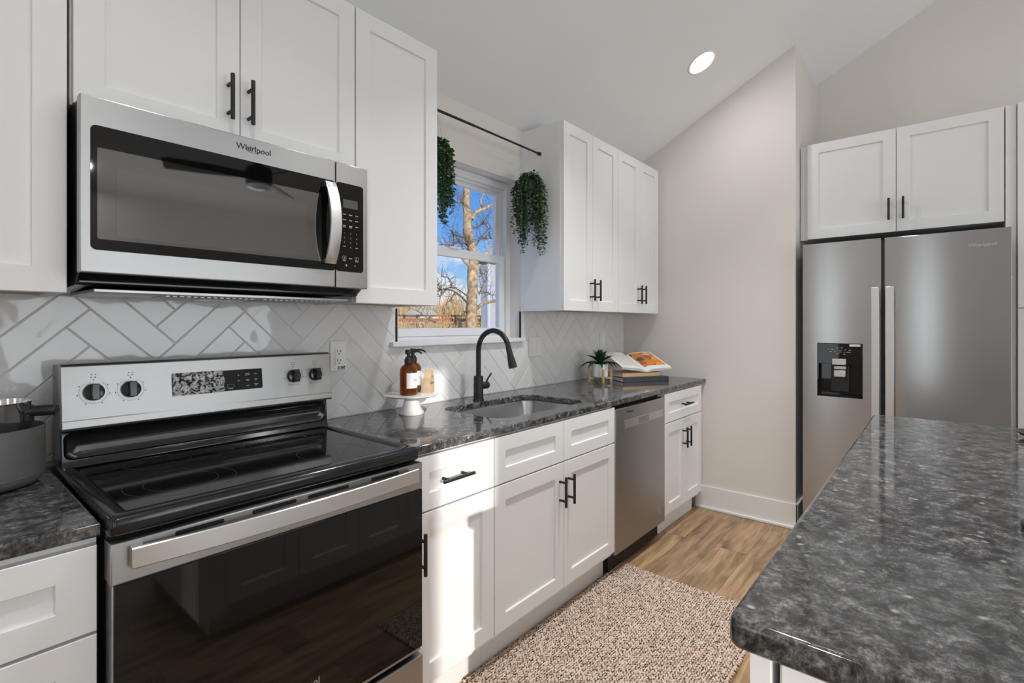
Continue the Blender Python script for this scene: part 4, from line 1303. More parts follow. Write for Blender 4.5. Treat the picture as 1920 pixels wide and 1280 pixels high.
# ------------------------------------------------------------------ island base
isl = thing('kitchen_island', 'white island cabinet under the dark speckled granite top', 'island', (0.64, -2.15, 0.0))
IY = -1.722
b = MB(); b.box(-0.306, 1.585, -2.60, IY - 0.022, 0.115, 0.873, 0.001)
b.build('body', M_CAB, isl)
b = MB(); b.box(-0.316, -0.305, -2.60, IY - 0.026, 0.115, 0.873, 0.001); b.build('end_panel', M_CAB, isl)
b = MB(); b.box(-0.25, 1.53, -2.56, -1.80, 0.0, 0.116); b.build('toe_kick', M_CAB, isl)
b = MB(); b.box(-0.318, -0.215, IY - 0.014, IY + 0.012, 0.115, 0.873, 0.001); b.build('corner_post', M_CAB, isl)
MI = Matrix.Rotation(pi, 4, 'Z')
xs = [-0.212, 0.100, 0.412, 0.724, 1.036, 1.348, 1.585]
for i in range(6):
    bb = MB(MI); shaker(bb, -xs[i + 1] + G, -xs[i] - G, 0.14, 0.868, -IY, th=0.02)
    bb.build('door', M_CAB, isl)
sml = MB(); sml.lathe([(0, 0.9142), (0.040, 0.9142), (0.044, 0.918), (0.044, 0.926), (0.040, 0.9285), (0, 0.9285)], (0.318, -2.066, 0), 36)
tag(sml.build('coaster', M_BLKPL), 'black round coaster lying on the island top at the photo edge', 'coaster')
sml = MB(); sml.lathe([(0, 0.9142), (0.05, 0.9142), (0.075, 0.925), (0.085, 0.936), (0.081, 0.936), (0.07, 0.927), (0, 0.9195)], (1.40, -2.19, 0), 36)
tag(sml.build('shallow_dish', M_BLKPL), 'shallow black dish at the far end of the island top', 'dish')

# ------------------------------------------------------------------ things on the counters
# saucepans
px_, py_ = -0.945, -0.178
sp = thing('saucepan', 'large matte grey saucepan on the left counter', 'saucepan', (px_, py_, 0.914))
b = MB(); b.lathe([(0, 0.002), (0.098, 0.002), (0.108, 0.006), (0.116, 0.018), (0.118, 0.03), (0.118, 0.138), (0.1155, 0.140), (0.1145, 0.136), (0.114, 0.03), (0.106, 0.014), (0, 0.010)], (px_, py_, 0.914), 56)
b.lathe([(0.1183, 0.0265), (0.1186, 0.0275), (0.1183, 0.0285)], (px_, py_, 0.914), 56)
b.build('pan_body', M_PAN, sp)
b = MB(); b.tube([(px_ - 0.115, py_ - 0.02, 1.03), (px_ - 0.16, py_ - 0.03, 1.035), (px_ - 0.28, py_ - 0.06, 1.05)], [0.010, 0.009, 0.011], 14); b.build('handle', M_BLKPL, sp)
qx, qy = -0.925, -0.165
s2p = thing('saucepan', 'small polished steel saucepan with black handle nested in the grey one', 'saucepan', (qx, qy, 0.925))
b = MB(); b.lathe([(0, 0.003), (0.066, 0.003), (0.074, 0.012), (0.074, 0.182), (0.0755, 0.187), (0.073, 0.187), (0.071, 0.18), (0.071, 0.014), (0, 0.008)], (qx, qy, 0.925), 48)
b.build('pan_body', M_CHROME, s2p)
hd = Vector((0.838, -0.545, 0))
b = MB(); b.box(-0.006, 0.006, -0.011, 0.011, -0.020, 0.020, 0.003, 2, Matrix.Translation(Vector((qx, qy, 1.083)) + hd * 0.078) @ Matrix.Rotation(math.atan2(hd.y, hd.x), 4, 'Z'))
hb0 = Vector((qx, qy, 1.086))
b.tube([hb0 + hd * 0.076, hb0 + hd * 0.084 + Vector((0, 0, 0.002)), hb0 + hd * 0.100 + Vector((0, 0, 0.003)), hb0 + hd * 0.130 + Vector((0, 0, 0.004)), hb0 + hd * 0.134 + Vector((0, 0, 0.004))], [0.0125, 0.0130, 0.0132, 0.0132, 0.0115], 20)
b.build('handle', M_BLKPL, s2p)

# cake stand with soap bottles and little wooden house
cx, cy = 0.345, -0.165
cs = thing('cake_stand', 'white ceramic pedestal cake stand holding the soap bottles', 'cake stand', (cx, cy, 0.914))
b = MB(); b.lathe([(0, 0.0), (0.052, 0.0), (0.0535, 0.005), (0.051, 0.011), (0.047, 0.0145), (0.0465, 0.017), (0.042, 0.024), (0.036, 0.040), (0.031, 0.065), (0.0285, 0.072), (0.0, 0.072)], (cx, cy, 0.914), 48); b.build('pedestal', M_CERW, cs)
b = MB(); b.lathe([(0, 0.072), (0.05, 0.073), (0.11, 0.0785), (0.118, 0.083), (0.1185, 0.0855), (0.112, 0.0862), (0.0, 0.0862)], (cx, cy, 0.914), 64)
b.build('plate', M_CERW, cs)
PZ = 1.0004
def soap(x, y, rot, label):
    r = thing('soap_bottle', label, 'soap dispenser', (x, y, PZ), group='amber soap bottles on the cake stand')
    b = MB(); b.lathe([(0, 0), (0.033, 0), (0.0362, 0.004), (0.0365, 0.010), (0.0365, 0.098), (0.035, 0.110), (0.029, 0.121), (0.019, 0.128), (0.0145, 0.131), (0.0138, 0.140), (0, 0.140)], (x, y, PZ), 40)
    b.build('bottle', M_AMBER, r)
    t = bmesh.new()
    rows = []
    for z in (0.030, 0.094):
        rows.append([t.verts.new((x + 0.0369 * cos(R(rot + a)), y + 0.0369 * sin(R(rot + a)), PZ + z)) for a in range(-62, 63, 6)])
    for k in range(len(rows[0]) - 1):
        t.faces.new((rows[0][k], rows[0][k + 1], rows[1][k + 1], rows[1][k]))
    b = MB(); b.add(t); lb = b.build('label_sheet', M_LABEL, r)
    b = MB()
    for i_, w in ((0.066, 20), (0.060, 14)):
        t = bmesh.new()
        ra = [t.verts.new((x + 0.0372 * cos(R(rot + a)), y + 0.0372 * sin(R(rot + a)), PZ + i_)) for a in range(-w, w + 1, 4)]
        rb = [t.verts.new((x + 0.0372 * cos(R(rot + a)), y + 0.0372 * sin(R(rot + a)), PZ + i_ + 0.0014)) for a in range(-w, w + 1, 4)]
        for k in range(len(ra) - 1):
            t.faces.new((ra[k], ra[k + 1], rb[k + 1], rb[k]))
        b.add(t)
    b.build('label_print', M_PRINTD, lb)
    b = MB(); b.lathe([(0.015, 0.132), (0.0175, 0.133), (0.0175, 0.150), (0.014, 0.153), (0.013, 0.160), (0.0075, 0.162), (0.0075, 0.172), (0.0145, 0.173), (0.0145, 0.188), (0.012, 0.191), (0, 0.191)], (x, y, PZ), 24)
    ca, sa = cos(R(rot + 34)), sin(R(rot + 34))
    b.tube([(x + ca * 0.008, y + sa * 0.008, PZ + 0.184), (x + ca * 0.030, y + sa * 0.030, PZ + 0.1855), (x + ca * 0.046, y + sa * 0.046, PZ + 0.182), (x + ca * 0.056, y + sa * 0.056, PZ + 0.174)], [0.005, 0.0045, 0.004, 0.0035], 10)
    b.build('pump', M_BLKPL, r)
soap(0.314, -0.183, -78, 'amber soap bottle at the front of the cake stand')
soap(0.388, -0.120, -72, 'amber soap bottle half hidden behind the front one')
hx, hy = 0.418, -0.192
Mh = Matrix.Translation((hx, hy, PZ)) @ Matrix.Rotation(R(26), 4, 'Z')
b = MB(Mh); b.prism([(-0.026, 0), (0.026, 0), (0.026, 0.062), (0.006, 0.098), (-0.006, 0.098), (-0.026, 0.062)], -0.016, 0.016, 'y', 0.001, None)
hs = tag(b.build('wooden_house', M_WOOD), 'small wooden house ornament beside the soap bottles', 'ornament')
BASE[hs.name] = Vector((0, 0, 0))
b = MB(Mh)
b.cyl((0, -0.0162, 0.070), (0, -0.0165, 0.070), 0.0045, n=16)
b.text('home', 0.017, Matrix.Translation((0, -0.0164, 0.043)) @ TXT_Y, 0.0002)
b.build('lettering', M_PRINTD, hs)

# succulent in a white pot in a wooden stand
gx, gy = 1.905, -0.183
ps = thing('plant_stand', 'small four-legged wooden stand under the succulent pot', 'plant stand', (gx, gy, 0.914))
for dx, dy in ((-0.052, 0.052), (-0.052, -0.052), (0.052, -0.052), (0.052, 0.052)):
    b = MB(); b.box(gx + dx - 0.0065, gx + dx + 0.0065, gy + dy - 0.0065, gy + dy + 0.0065, 0.9145, 1.003, 0.001); b.build('leg', M_WOOD, ps)
b = MB()
for a in (45, -45):
    Mx = Matrix.Translation((gx, gy, 0.9395)) @ Matrix.Rotation(R(a), 4, 'Z')
    b.box(-0.070, 0.070, -0.006, 0.006, -0.006, 0.006, 0.001, 2, Mx)
b.build('cross_brace', M_WOOD, ps)
pp = thing('potted_succulent', 'green succulent with spiky leaves in a white ribbed pot', 'plant', (gx, gy, 0.946))
prof = [(0, 0), (0.046, 0), (0.0500, 0.004)]
for k in range(10):
    z = 0.010 + k * 0.0078
    prof += [(0.0520, z), (0.0510, z + 0.0039)]
prof += [(0.0520, 0.089), (0.0505, 0.090), (0.0475, 0.089), (0.0465, 0.080), (0, 0.080)]
b = MB(); b.lathe(prof, (gx, gy, 0.946), 40); b.build('pot', M_CERW, pp)
b = MB(); b.lathe([(0, 0.0825), (0.0465, 0.0805)], (gx, gy, 0.946), 24); b.build('soil', M_SOIL, pp)
def blade(b, base, az, el0, droop, L, w, n=9):
    t = bmesh.new()
    p = Vector(base)
    rows = []
    el = el0
    for k in range(n + 1):
        u = k / n
        d = Vector((cos(az) * cos(el), sin(az) * cos(el), sin(el)))
        side = Vector((-sin(az), cos(az), 0))
        upv = side.cross(d) * -1
        ww = w * (0.55 + 1.25 * u - 1.0 * u * u) * (1 - u ** 2.6) + 0.0004
        th = 0.004 * (1 - u) + 0.0006
        rows.append([t.verts.new(p + side * ww + upv * ww * 0.35), t.verts.new(p + side * ww * 0.5 + upv * ww * 0.06), t.verts.new(p - upv * th * 0.3), t.verts.new(p - side * ww * 0.5 + upv * ww * 0.06), t.verts.new(p - side * ww + upv * ww * 0.35), t.verts.new(p - upv * (th + ww * 0.12))])
        p = p + d * (L / n)
        el -= droop / n
    for a, c in zip(rows, rows[1:]):
        for i in range(6):
            t.faces.new((a[i], a[(i + 1) % 6], c[(i + 1) % 6], c[i]))
    t.faces.new(rows[0]); t.faces.new(rows[-1][::-1])
    bmesh.ops.recalc_face_normals(t, faces=t.faces[:])
    b.add(t)
random.seed(3)
b = MB()
for k in range(9):
    blade(b, (gx + 0.012 * cos(k * 0.7), gy + 0.012 * sin(k * 0.7), 1.028), k * 2 * pi / 9 + 0.3, R(32), R(95), random.uniform(0.130, 0.155), 0.0150)
for k in range(8):
    blade(b, (gx, gy, 1.034), k * 2 * pi / 8 + 0.1, R(52), R(50), random.uniform(0.105, 0.125), 0.0155)
for k in range(7):
    blade(b, (gx, gy, 1.04), k * 2 * pi / 7 + 0.5, R(68), R(18), random.uniform(0.088, 0.105), 0.0165)
for k in range(5):
    blade(b, (gx, gy, 1.05), k * 2 * pi / 5, R(80), R(5), 0.085, 0.0150)
b.build('leaves', M_LEAF, pp, smooth=50)

# stacked books with an open cookbook on top
def book(name, label, loc, rot, w, d, h, cover, th=0.003, z0=0.9145):
    M = Matrix.Translation((loc[0], loc[1], z0)) @ Matrix.Rotation(rot, 4, 'Z')
    r = thing(name, label, 'book', (loc[0], loc[1], z0), group='books stacked in the counter corner')
    b = MB(M); b.box(0, w, 0, d, 0, th, 0.0008); b.box(0, w, 0, d, h - th, h, 0.0008); b.box(0, w, 0.0, 0.004, 0.0, h, 0.0012)
    b.build('cover', cover, r)
    b = MB(M); b.box(0.004, w - 0.004, 0.004, d - 0.004, th, h - th); b.build('pages', M_PAPER, r)
    return r
ang = math.atan2(-0.186, 0.289)
book('book', 'dark navy hardback at the bottom of the book stack', (1.973, -0.318), ang, 0.345, 0.235, 0.0300, M_NAVY)
book('book', 'tan cloth book in the middle of the book stack', (1.995, -0.300), ang + 0.10, 0.310, 0.215, 0.026, M_TANB, z0=0.9450)
ob = thing('cookbook', 'open cookbook with a food photo lying on the book stack', 'book', (2.11, -0.27, 0.9718), group='books stacked in the counter corner')
Mo = Matrix.Translation((2.165, -0.390, 0.9720)) @ Matrix.Rotation(ang + 0.06, 4, 'Z') @ Matrix.Rotation(R(18), 4, 'X')
def page_z(u):    # height of the page block from spine (0) to outer edge (1)
    return 0.005 + 0.020 * math.sin(min(1, u * 3.0) * pi / 2) * (1 - 0.55 * u)
for sgn, nm in ((-1, 'left_pages'), (1, 'right_pages')):
    b = MB(Mo)
    W_, D_ = 0.20, 0.27
    t = bmesh.new()
    cols = []
    for k in range(13):
        u = k / 12
        lift = (0.030 * u if sgn < 0 else 0.016 * u)
        x = sgn * W_ * u
        cols.append([t.verts.new((x, 0, page_z(u) + lift)), t.verts.new((x, D_, page_z(u) + lift + 0.012)), t.verts.new((x, D_, 0.001 + lift + 0.008)), t.verts.new((x, 0, 0.001 + lift))])
    for a, c in zip(cols, cols[1:]):
        for i in range(4):
            t.faces.new((a[i], a[(i + 1) % 4], c[(i + 1) % 4], c[i]))
    t.faces.new(cols[0]); t.faces.new(cols[-1][::-1])
    bmesh.ops.recalc_face_normals(t, faces=t.faces[:])
    b.add(t)
    pg = b.build(nm, M_PAPER, ob)
    b = MB(Mo)
    rows = []
    for k in range(13):
        u = 0.07 + 0.86 * k / 12
        lift = (0.030 * u if sgn < 0 else 0.016 * u)
        if sgn > 0:
            rows.append([(sgn * W_ * u, 0.05 + 0.21 * j / 4, page_z(u) + lift + 0.012 * (0.05 + 0.21 * j / 4) / D_ + 0.0006) for j in range(5)])
    if sgn > 0:
        b.grid(rows); b.build('food_photo', M_PHOTO, pg)
    else:
        for j in range(14):
            yy = 0.04 + j * 0.014
            for k in range(10):
                u = 0.12 + 0.76 * k / 10; u2 = 0.12 + 0.76 * (k + 0.8) / 10
                f_ = lambda q: page_z(q) + 0.030 * q + 0.012 * yy / D_ + 0.0005
                b.grid([[(-W_ * u, yy, f_(u)), (-W_ * u2, yy, f_(u2))], [(-W_ * u, yy + 0.0022, f_(u)), (-W_ * u2, yy + 0.0022, f_(u2))]])
        b.build('text_lines', M_LCD, pg)

# ------------------------------------------------------------------ curtain rod and hanging plants
b = MB(); b.cyl((0.366, -0.147, 2.282), (0.75, -0.147, 2.282), 0.0065, n=16); b.cyl((0.72, -0.147, 2.282), (1.289, -0.147, 2.280), 0.0055, n=16)
b.cyl((1.272, -0.147, 2.280), (1.2895, -0.147, 2.280), 0.010, n=16); b.cyl((0.3655, -0.147, 2.282), (0.383, -0.147, 2.282), 0.010, n=16)
tag(b.build('tension_rod', M_BLACK), 'thin black tension rod spanning between the cabinets above the window', 'rod')
def vine(x, y, ztop, rx, ry, length, seed, label, bottom):
    random.seed(seed)
    r = thing('hanging_plant', label, 'plant', (x, y, ztop - 0.1), group='trailing plants hung from the rod')
    b = MB()
    zp = ztop - 0.180
    for a in (0.6, 2.7, 4.8):
        b.tube([(x, y, ztop - 0.012), (x + 0.045 * cos(a), y + 0.045 * sin(a), zp)], 0.0011, 6)
    b.lathe([(0.0085, -0.0008), (0.0098, 0), (0.0085, 0.0008)], (0, 0, 0), 20, Matrix.Translation((x, y, ztop)) @ Matrix.Rotation(pi / 2, 4, 'Y'))
    b.build('hanger', M_CHROME, r)
    b = MB(); b.lathe([(0, -0.07), (0.035, -0.07), (0.05, 0.0), (0.045, 0.0), (0, -0.01)], (x, y, zp), 24); b.build('pot', M_BLKPL, r)
    lf = bmesh.new()
    stems = MB()
    nst = 58
    for s in range(nst):
        a = random.uniform(0, 2 * pi)
        q = math.sqrt(random.uniform(0.12, 1.0))
        ex_, ey_ = x + rx * q * cos(a), y + ry * q * sin(a)
        L = length * random.uniform(0.55, 1.0) * (1.0 if bottom(a) else 0.8)
        pts = []
        nseg = int(L / 0.017) + 5
        zt = zp + 0.035 * (1 - q) + random.uniform(-0.01, 0.02)
        for k in range(nseg + 1):
            u = k / nseg
            o_ = min(1.0, u * 5)
            hump = 0.018 * sin(min(1, u * 5) * pi)
            pts.append(Vector((x + (ex_ - x) * (0.25 + 0.75 * o_) + random.gauss(0, 0.003), y + (ey_ - y) * (0.25 + 0.75 * o_) + random.gauss(0, 0.003), zt + hump - L * max(0, u - 0.08))))
        stems.tube(pts, 0.0009, 4, False)
        for p in pts[1:]:
            for rep in range(2):
                az = random.uniform(0, 2 * pi)
                el = random.uniform(-0.9, 0.5)
                d = Vector((cos(az) * cos(el), sin(az) * cos(el), sin(el)))
                sd = Vector((-sin(az), cos(az), random.uniform(-0.5, 0.5))).normalized()
                n_ = d.cross(sd)
                Ls = random.uniform(0.013, 0.021)
                w = Ls * 0.52
                c = p + d * 0.002
                v = [lf.verts.new(c), lf.verts.new(c + d * Ls * 0.35 + sd * w * 0.85 + n_ * 0.0016), lf.verts.new(c + d * Ls * 0.75 + sd * w * 0.6 + n_ * 0.0016), lf.verts.new(c + d * Ls - n_ * 0.001), lf.verts.new(c + d * Ls * 0.75 - sd * w * 0.6 + n_ * 0.0016), lf.verts.new(c + d * Ls * 0.35 - sd * w * 0.85 + n_ * 0.0016)]
                lf.faces.new((v[0], v[1], v[2], v[3])); lf.faces.new((v[0], v[3], v[4], v[5]))
    stems.build('stems', M_VINE, r)
    b = MB(); b.add(lf)
    b.build('leaves', M_VINE, r, smooth=60)
vine(1.190, -0.147, 2.277, 0.097, 0.09, 0.45, 21, 'trailing green plant hanging in front of the right wall cabinet side', lambda a: cos(a) > -0.2)
vine(0.505, -0.147, 2.282, 0.080, 0.085, 0.40, 22, 'trailing green plant at the window, mostly hidden by the tall cabinet', lambda a: True)

# ------------------------------------------------------------------ rug
random.seed(5)
RX0, RX1, RY0, RY1 = 0.245, 1.425, -1.312, -0.597
import array
def rug_mesh():
    vs, fs, mi = [], [], []
    nu, nv = 6, 3
    base = []
    for i in range(nv + 1):
        ph = pi * i / nv
        for j in range(nu):
            base.append((sin(ph) * cos(2 * pi * j / nu), sin(ph) * sin(2 * pi * j / nu), cos(ph)))
    def put(cx, cy, cz, L, w, h, a, m=0):
        o = len(vs)
        mi.extend([m] * (nu * nv))
        ca, sa = cos(a), sin(a)
        for (p, q, s_) in base:
            X, Y, Z = s_ * L, q * w, p * h     # long axis along the local x
            vs.append((cx + X * ca - Y * sa, cy + X * sa + Y * ca, max(0.0012, cz + Z)))
        for i in range(nv):
            for j in range(nu):
                fs.append((o + i * nu + j, o + i * nu + (j + 1) % nu, o + (i + 1) * nu + (j + 1) % nu, o + (i + 1) * nu + j))
    px, py = 0.0170, 0.0102
    nx, ny = int((RX1 - RX0) / px), int((RY1 - RY0) / py)
    for j in range(ny + 1):
        for i in range(nx + 1):
            y = RY0 + j * py
            x = RX0 + i * px + (px / 2 if j % 2 else 0)
            wob = 0.010 * sin(y * 9.0 + 0.6) * max(0, (x - RX0) / (RX1 - RX0) - 0.4) + 0.004 * sin(x * 7)
            put(x + wob + random.gauss(0, 0.0009), y + 0.004 * sin(x * 5.0) + random.gauss(0, 0.0007), 0.0075 + random.gauss(0, 0.0007), 0.0108, 0.0058, 0.0062, (0.42 if j % 2 else -0.42) + random.gauss(0, 0.18))
            for q in range(2):
                if random.random() < 0.70:
                    put(x + wob + random.uniform(-0.007, 0.007), y + 0.0051 + 0.004 * sin(x * 5.0) + random.uniform(-0.003, 0.003), 0.0105, random.uniform(0.0045, 0.0080), 0.0019, 0.0026, (0.42 if j % 2 else -0.42) + random.gauss(0, 0.35), 1)
    for i in range(nx + 1):
        for yy in (RY0 - 0.005, RY1 + 0.005):
            put(RX0 + i * px + random.gauss(0, 0.002), yy + 0.004 * sin((RX0 + i * px) * 5.0), 0.0065, 0.0085, 0.0050, 0.0055, 1.2 + random.gauss(0, 0.3))
    me = bpy.data.meshes.new('rug')
    me.from_pydata(vs, [], fs)
    me.materials.append(M_RUG)
    me.materials.append(M_RUGD)
    me.polygons.foreach_set('material_index', mi)
    me.polygons.foreach_set('use_smooth', [True] * len(me.polygons))
    me.update()
    return me
rug = thing('rug', 'beige and brown braided rug on the floor along the counter', 'rug', ((RX0 + RX1) / 2, (RY0 + RY1) / 2, 0.0))
pile = bpy.data.objects.new('braided_pile', rug_mesh())
COL.objects.link(pile)
pile.parent = rug
pile.location = -Vector(rug.location)
pile.location.z = 0
b = MB(); b.box(RX0 + 0.004, RX1 - 0.004, RY0 + 0.002, RY1 - 0.002, 0.0006, 0.0065); b.build('backing', M_RUGB, rug)

# ------------------------------------------------------------------ ceiling lights and fan
def downlight(x, y, label, power, spread=None):
    z = ceil_z(y)
    nrm = Vector((0, -SLOPE, -1)).normalized() if y > RIDGE_Y else Vector((0, SLOPE, -1)).normalized()
    q = nrm.to_track_quat('Z', 'Y').to_matrix().to_4x4()
    M = Matrix.Translation((x, y, z)) @ q
    r = thing('recessed_light', label, 'ceiling light', (x, y, z), group='recessed ceiling lights')
    b = MB(); b.lathe([(0.088, -0.001), (0.088, 0.003), (0.080, 0.006), (0.074, 0.003), (0.074, -0.001)], (0, 0, 0), 48, M); b.build('trim_ring', M_TRIM, r)
    b = MB(); b.lathe([(0.0745, -0.0005), (0.0745, 0.0025), (0, 0.003)], (0, 0, 0), 40, M); b.build('diffuser', M_LAMP, r)
    l = area('recessed_lamp', Vector((x, y, z)) + nrm * 0.012, 0.14, 0.14, power, nrm if spread is None else (0, 0, -1), (1, 0.995, 0.98), 'DISK', spread)
    return r
downlight(2.015, -0.815, 'glowing round recessed light in the sloped ceiling', 3.2)
downlight(-0.02, -5.10, 'round recessed light on the far slope, mirrored in the microwave door', 5)
downlight(1.6, -3.9, 'round recessed light in the ceiling beyond the island', 5)  # out of view, added for ambient light in the room

downlight(0.85, -1.25, 'round recessed light in the ceiling over the rug', 19, R(105))  # out of view, added to brighten the aisle floor and rug
downlight(1.62, -1.40, 'round recessed light in the ceiling between rug and refrigerator', 8, R(85))  # out of view, added to lift the base cabinets at the far end
downlight(-0.75, -1.35, 'round recessed light in the ceiling in front of the stove', 9, R(105))  # out of view, added to brighten the near end of the aisle
fnx, fny, fnz = 0.669, -2.9, 2.44
fan = thing('ceiling_fan', 'black ceiling fan hanging from the ridge, mirrored in the microwave door', 'ceiling fan', (fnx, fny, zr))
b = MB(); b.cyl((fnx, fny, fnz + 0.06), (fnx, fny, zr - 0.01), 0.013, n=16); b.lathe([(0, 0), (0.06, 0), (0.05, -0.06), (0, -0.07)], (fnx, fny, zr - 0.01), 28); b.build('downrod', M_BLACK, fan)
b = MB(); b.lathe([(0.0, 0.10), (0.03, 0.10), (0.045, 0.075), (0.085, 0.06), (0.095, 0.03), (0.095, -0.06), (0.09, -0.075), (0, -0.075)], (fnx, fny, fnz), 36); b.build('motor', M_BLACK, fan)
b = MB(); b.lathe([(0.085, -0.075), (0.08, -0.095), (0.05, -0.108), (0, -0.112)], (fnx, fny, fnz), 32); b.build('light_globe', M_CERW, fan)
for k in range(3):
    a = R(196 + 120 * k)
    Mb = Matrix.Translation((fnx, fny, fnz - 0.005)) @ Matrix.Rotation(a, 4, 'Z') @ Matrix.Rotation(R(-24), 4, 'X')
    b = MB(Mb); b.prism([(0.08, -0.035), (0.30, -0.06), (0.58, -0.065), (0.62, -0.05), (0.60, 0.06), (0.35, 0.055), (0.08, 0.035)], -0.004, 0.004, 'z', 0.0015); b.build('blade', M_BLACK, fan)

# ------------------------------------------------------------------ outdoors, seen through the window
b = MB(); b.box(-20, 110, 3.0, 120, -0.75, -0.6)
struct('ground', b, M_GROUND, 'dry winter ground outside the window', 'ground', smooth=0)
TY = 20.0
def tp(px, py, y=TY):
    return at(px, py, y=y)
tree = thing('bare_tree', 'bare trunk and branches of a tree outside the window', 'tree', (21.05, TY, -0.6))
tr = [(886, 660, 13), (885, 640, 12.5), (884.5, 614, 11.6), (884, 585, 10.5), (885, 565, 10.2), (886, 545, 9.6), (886, 520, 10.0), (887.5, 500, 10.6), (888, 485, 8.2), (886, 470, 8.0), (881, 452, 8.6), (877, 436, 9.2), (876, 420, 7.4), (877, 405, 8.2), (875, 390, 7.2), (874, 372, 6.8), (875, 355, 6.6), (874, 335, 6.4), (872, 310, 6), (875, 280, 5), (872, 240, 4)]
KP = 31.0 / FPX
b = MB(); b.tube([tp(u, v) for u, v, r in tr], [r * KP for u, v, r in tr], 14); b.build('trunk', M_BARK, tree, smooth=60)
Z1 = lambda x, y: (820 + x * 140 / 1195, 330 + y * 150 / 1280)
Z2 = lambda x, y: (740 + x * 220 / 1564, 470 + y * 180 / 1280)
big = [([Z1(550, 690), Z1(580, 620), Z1(620, 570), Z1(700, 540), Z1(790, 510), Z1(860, 450), Z1(960, 390)], 4.6, 2.4),
       ([Z1(750, 510), Z1(700, 450), Z1(690, 390), Z1(720, 325), Z1(760, 260)], 2.6, 1.6),
       ([Z2(1080, 780), Z2(1150, 720), Z2(1210, 690), Z2(1330, 670), Z2(1450, 640)], 3.8, 2.6),
       ([Z1(640, 1290), Z1(800, 1240), Z1(850, 1170), Z1(900, 1110)], 3.6, 2.6),
       ([Z2(1060, 210), Z2(990, 190), Z2(940, 150), Z2(900, 100)], 3.8, 2.6)]
thin = [([Z1(420, 450), Z1(380, 390), Z1(320, 300), Z1(240, 235)], 1.2, 0.5), ([Z1(400, 430), Z1(330, 425), Z1(200, 435)], 1.1, 0.5),
        ([Z1(570, 820), Z1(640, 825), Z1(710, 765), Z1(790, 640), Z1(870, 530)], 1.4, 0.5), ([Z1(710, 765), Z1(830, 760)], 0.9, 0.4),
        ([Z1(620, 1110), Z1(700, 980), Z1(780, 880), Z1(880, 815)], 1.4, 0.6), ([Z1(690, 1000), Z1(800, 1000), Z1(900, 1005)], 1.0, 0.5),
        ([Z1(450, 980), Z1(370, 970), Z1(310, 960), Z1(270, 910)], 1.5, 0.6), ([Z1(500, 1110), Z1(440, 1070), Z1(370, 1080), Z1(330, 1030), Z1(300, 1080), Z1(240, 1120)], 1.6, 0.6),
        ([Z1(350, 1200), Z1(240, 1150), Z1(265, 1050), Z1(260, 950), Z1(230, 860)], 2.2, 0.8), ([Z1(240, 1120), Z1(130, 1100), Z1(20, 1100)], 1.2, 0.6), ([Z1(490, 1230), Z1(490, 1100), Z1(440, 1060)], 1.3, 0.6),
        ([Z2(985, 715), Z2(900, 620), Z2(820, 555), Z2(740, 520), Z2(620, 518), Z2(560, 545)], 2.0, 0.9), ([Z2(985, 620), Z2(900, 550), Z2(810, 495), Z2(740, 490), Z2(640, 525)], 1.4, 0.7),
        ([Z2(755, 490), Z2(755, 420), Z2(700, 350), Z2(620, 345)], 1.4, 0.6), ([Z2(610, 520), Z2(590, 460), Z2(560, 430)], 1.1, 0.5), ([Z2(800, 560), Z2(740, 660), Z2(690, 700)], 0.9, 0.4),
        ([Z2(660, 540), Z2(600, 620)], 0.9, 0.4), ([Z2(1120, 580), Z2(1180, 450), Z2(1200, 400)], 0.9, 0.4), ([Z2(1120, 350), Z2(1180, 310), Z2(1260, 250)], 1.0, 0.4), ([Z2(1150, 545), Z2(1250, 560), Z2(1320, 600)], 0.9, 0.4),
        ([Z2(970, 700), Z2(860, 640), Z2(700, 690)], 0.0, 0.0), ([Z2(540, 960), Z2(430, 890), Z2(300, 800)], 1.1, 0.5), ([Z2(975, 790), Z2(900, 860), Z2(800, 930)], 0.8, 0.4)]
random.seed(9)
def branch(pl, r0, r1, m):
    n = len(pl)
    dy = 0.0
    P = []
    for k, (u, v) in enumerate(pl):
        P.append(tp(u, v, TY + dy))
        dy += random.uniform(-0.25, 0.25)
    b = MB(); b.tube(P, [(r0 + (r1 - r0) * k / max(1, n - 1)) * KP for k in range(n)], 8); b.build('branch', m, tree, smooth=60)
    return P
for pl, r0, r1 in big:
    branch(pl, r0, r1, M_BARK)
tips = []
for pl, r0, r1 in thin:
    if r0 > 0:
        tips.append(branch(pl, r0, r1, M_TWIG))
b = MB()
for k in range(420):
    pl = random.choice(tips)
    i = random.randrange(len(pl) - 1)
    p = pl[i].lerp(pl[i + 1], random.random())
    d = Vector((random.gauss(0, 1), random.gauss(0, 0.4), random.gauss(0.35, 1))).normalized()
    p1 = p + d * random.uniform(0.25, 0.8)
    p2 = p1 + (d + Vector((random.gauss(0, 0.6), 0, random.gauss(0.1, 0.6)))).normalized() * random.uniform(0.15, 0.6)
    b.tube([p, p1, p2], [0.016, 0.011, 0.006], 3, False)
for k in range(110):
    u, v = random.uniform(838, 930), random.uniform(360, 470)
    if 862 < u < 892:
        continue
    p = tp(u, v, TY + random.uniform(-1.5, 2.5))
    d = Vector((random.gauss(0, 1), random.gauss(0, 0.4), random.gauss(0.3, 1))).normalized()
    p1 = p + d * random.uniform(0.2, 0.6)
    b.tube([p, p1, p1 + (d + Vector((random.gauss(0, 0.8), 0, random.gauss(0, 0.8)))).normalized() * 0.3], [0.010, 0.008, 0.005], 3, False)
tw = b.build('twigs', M_TWIG, tree)
tw['kind'] = 'stuff'
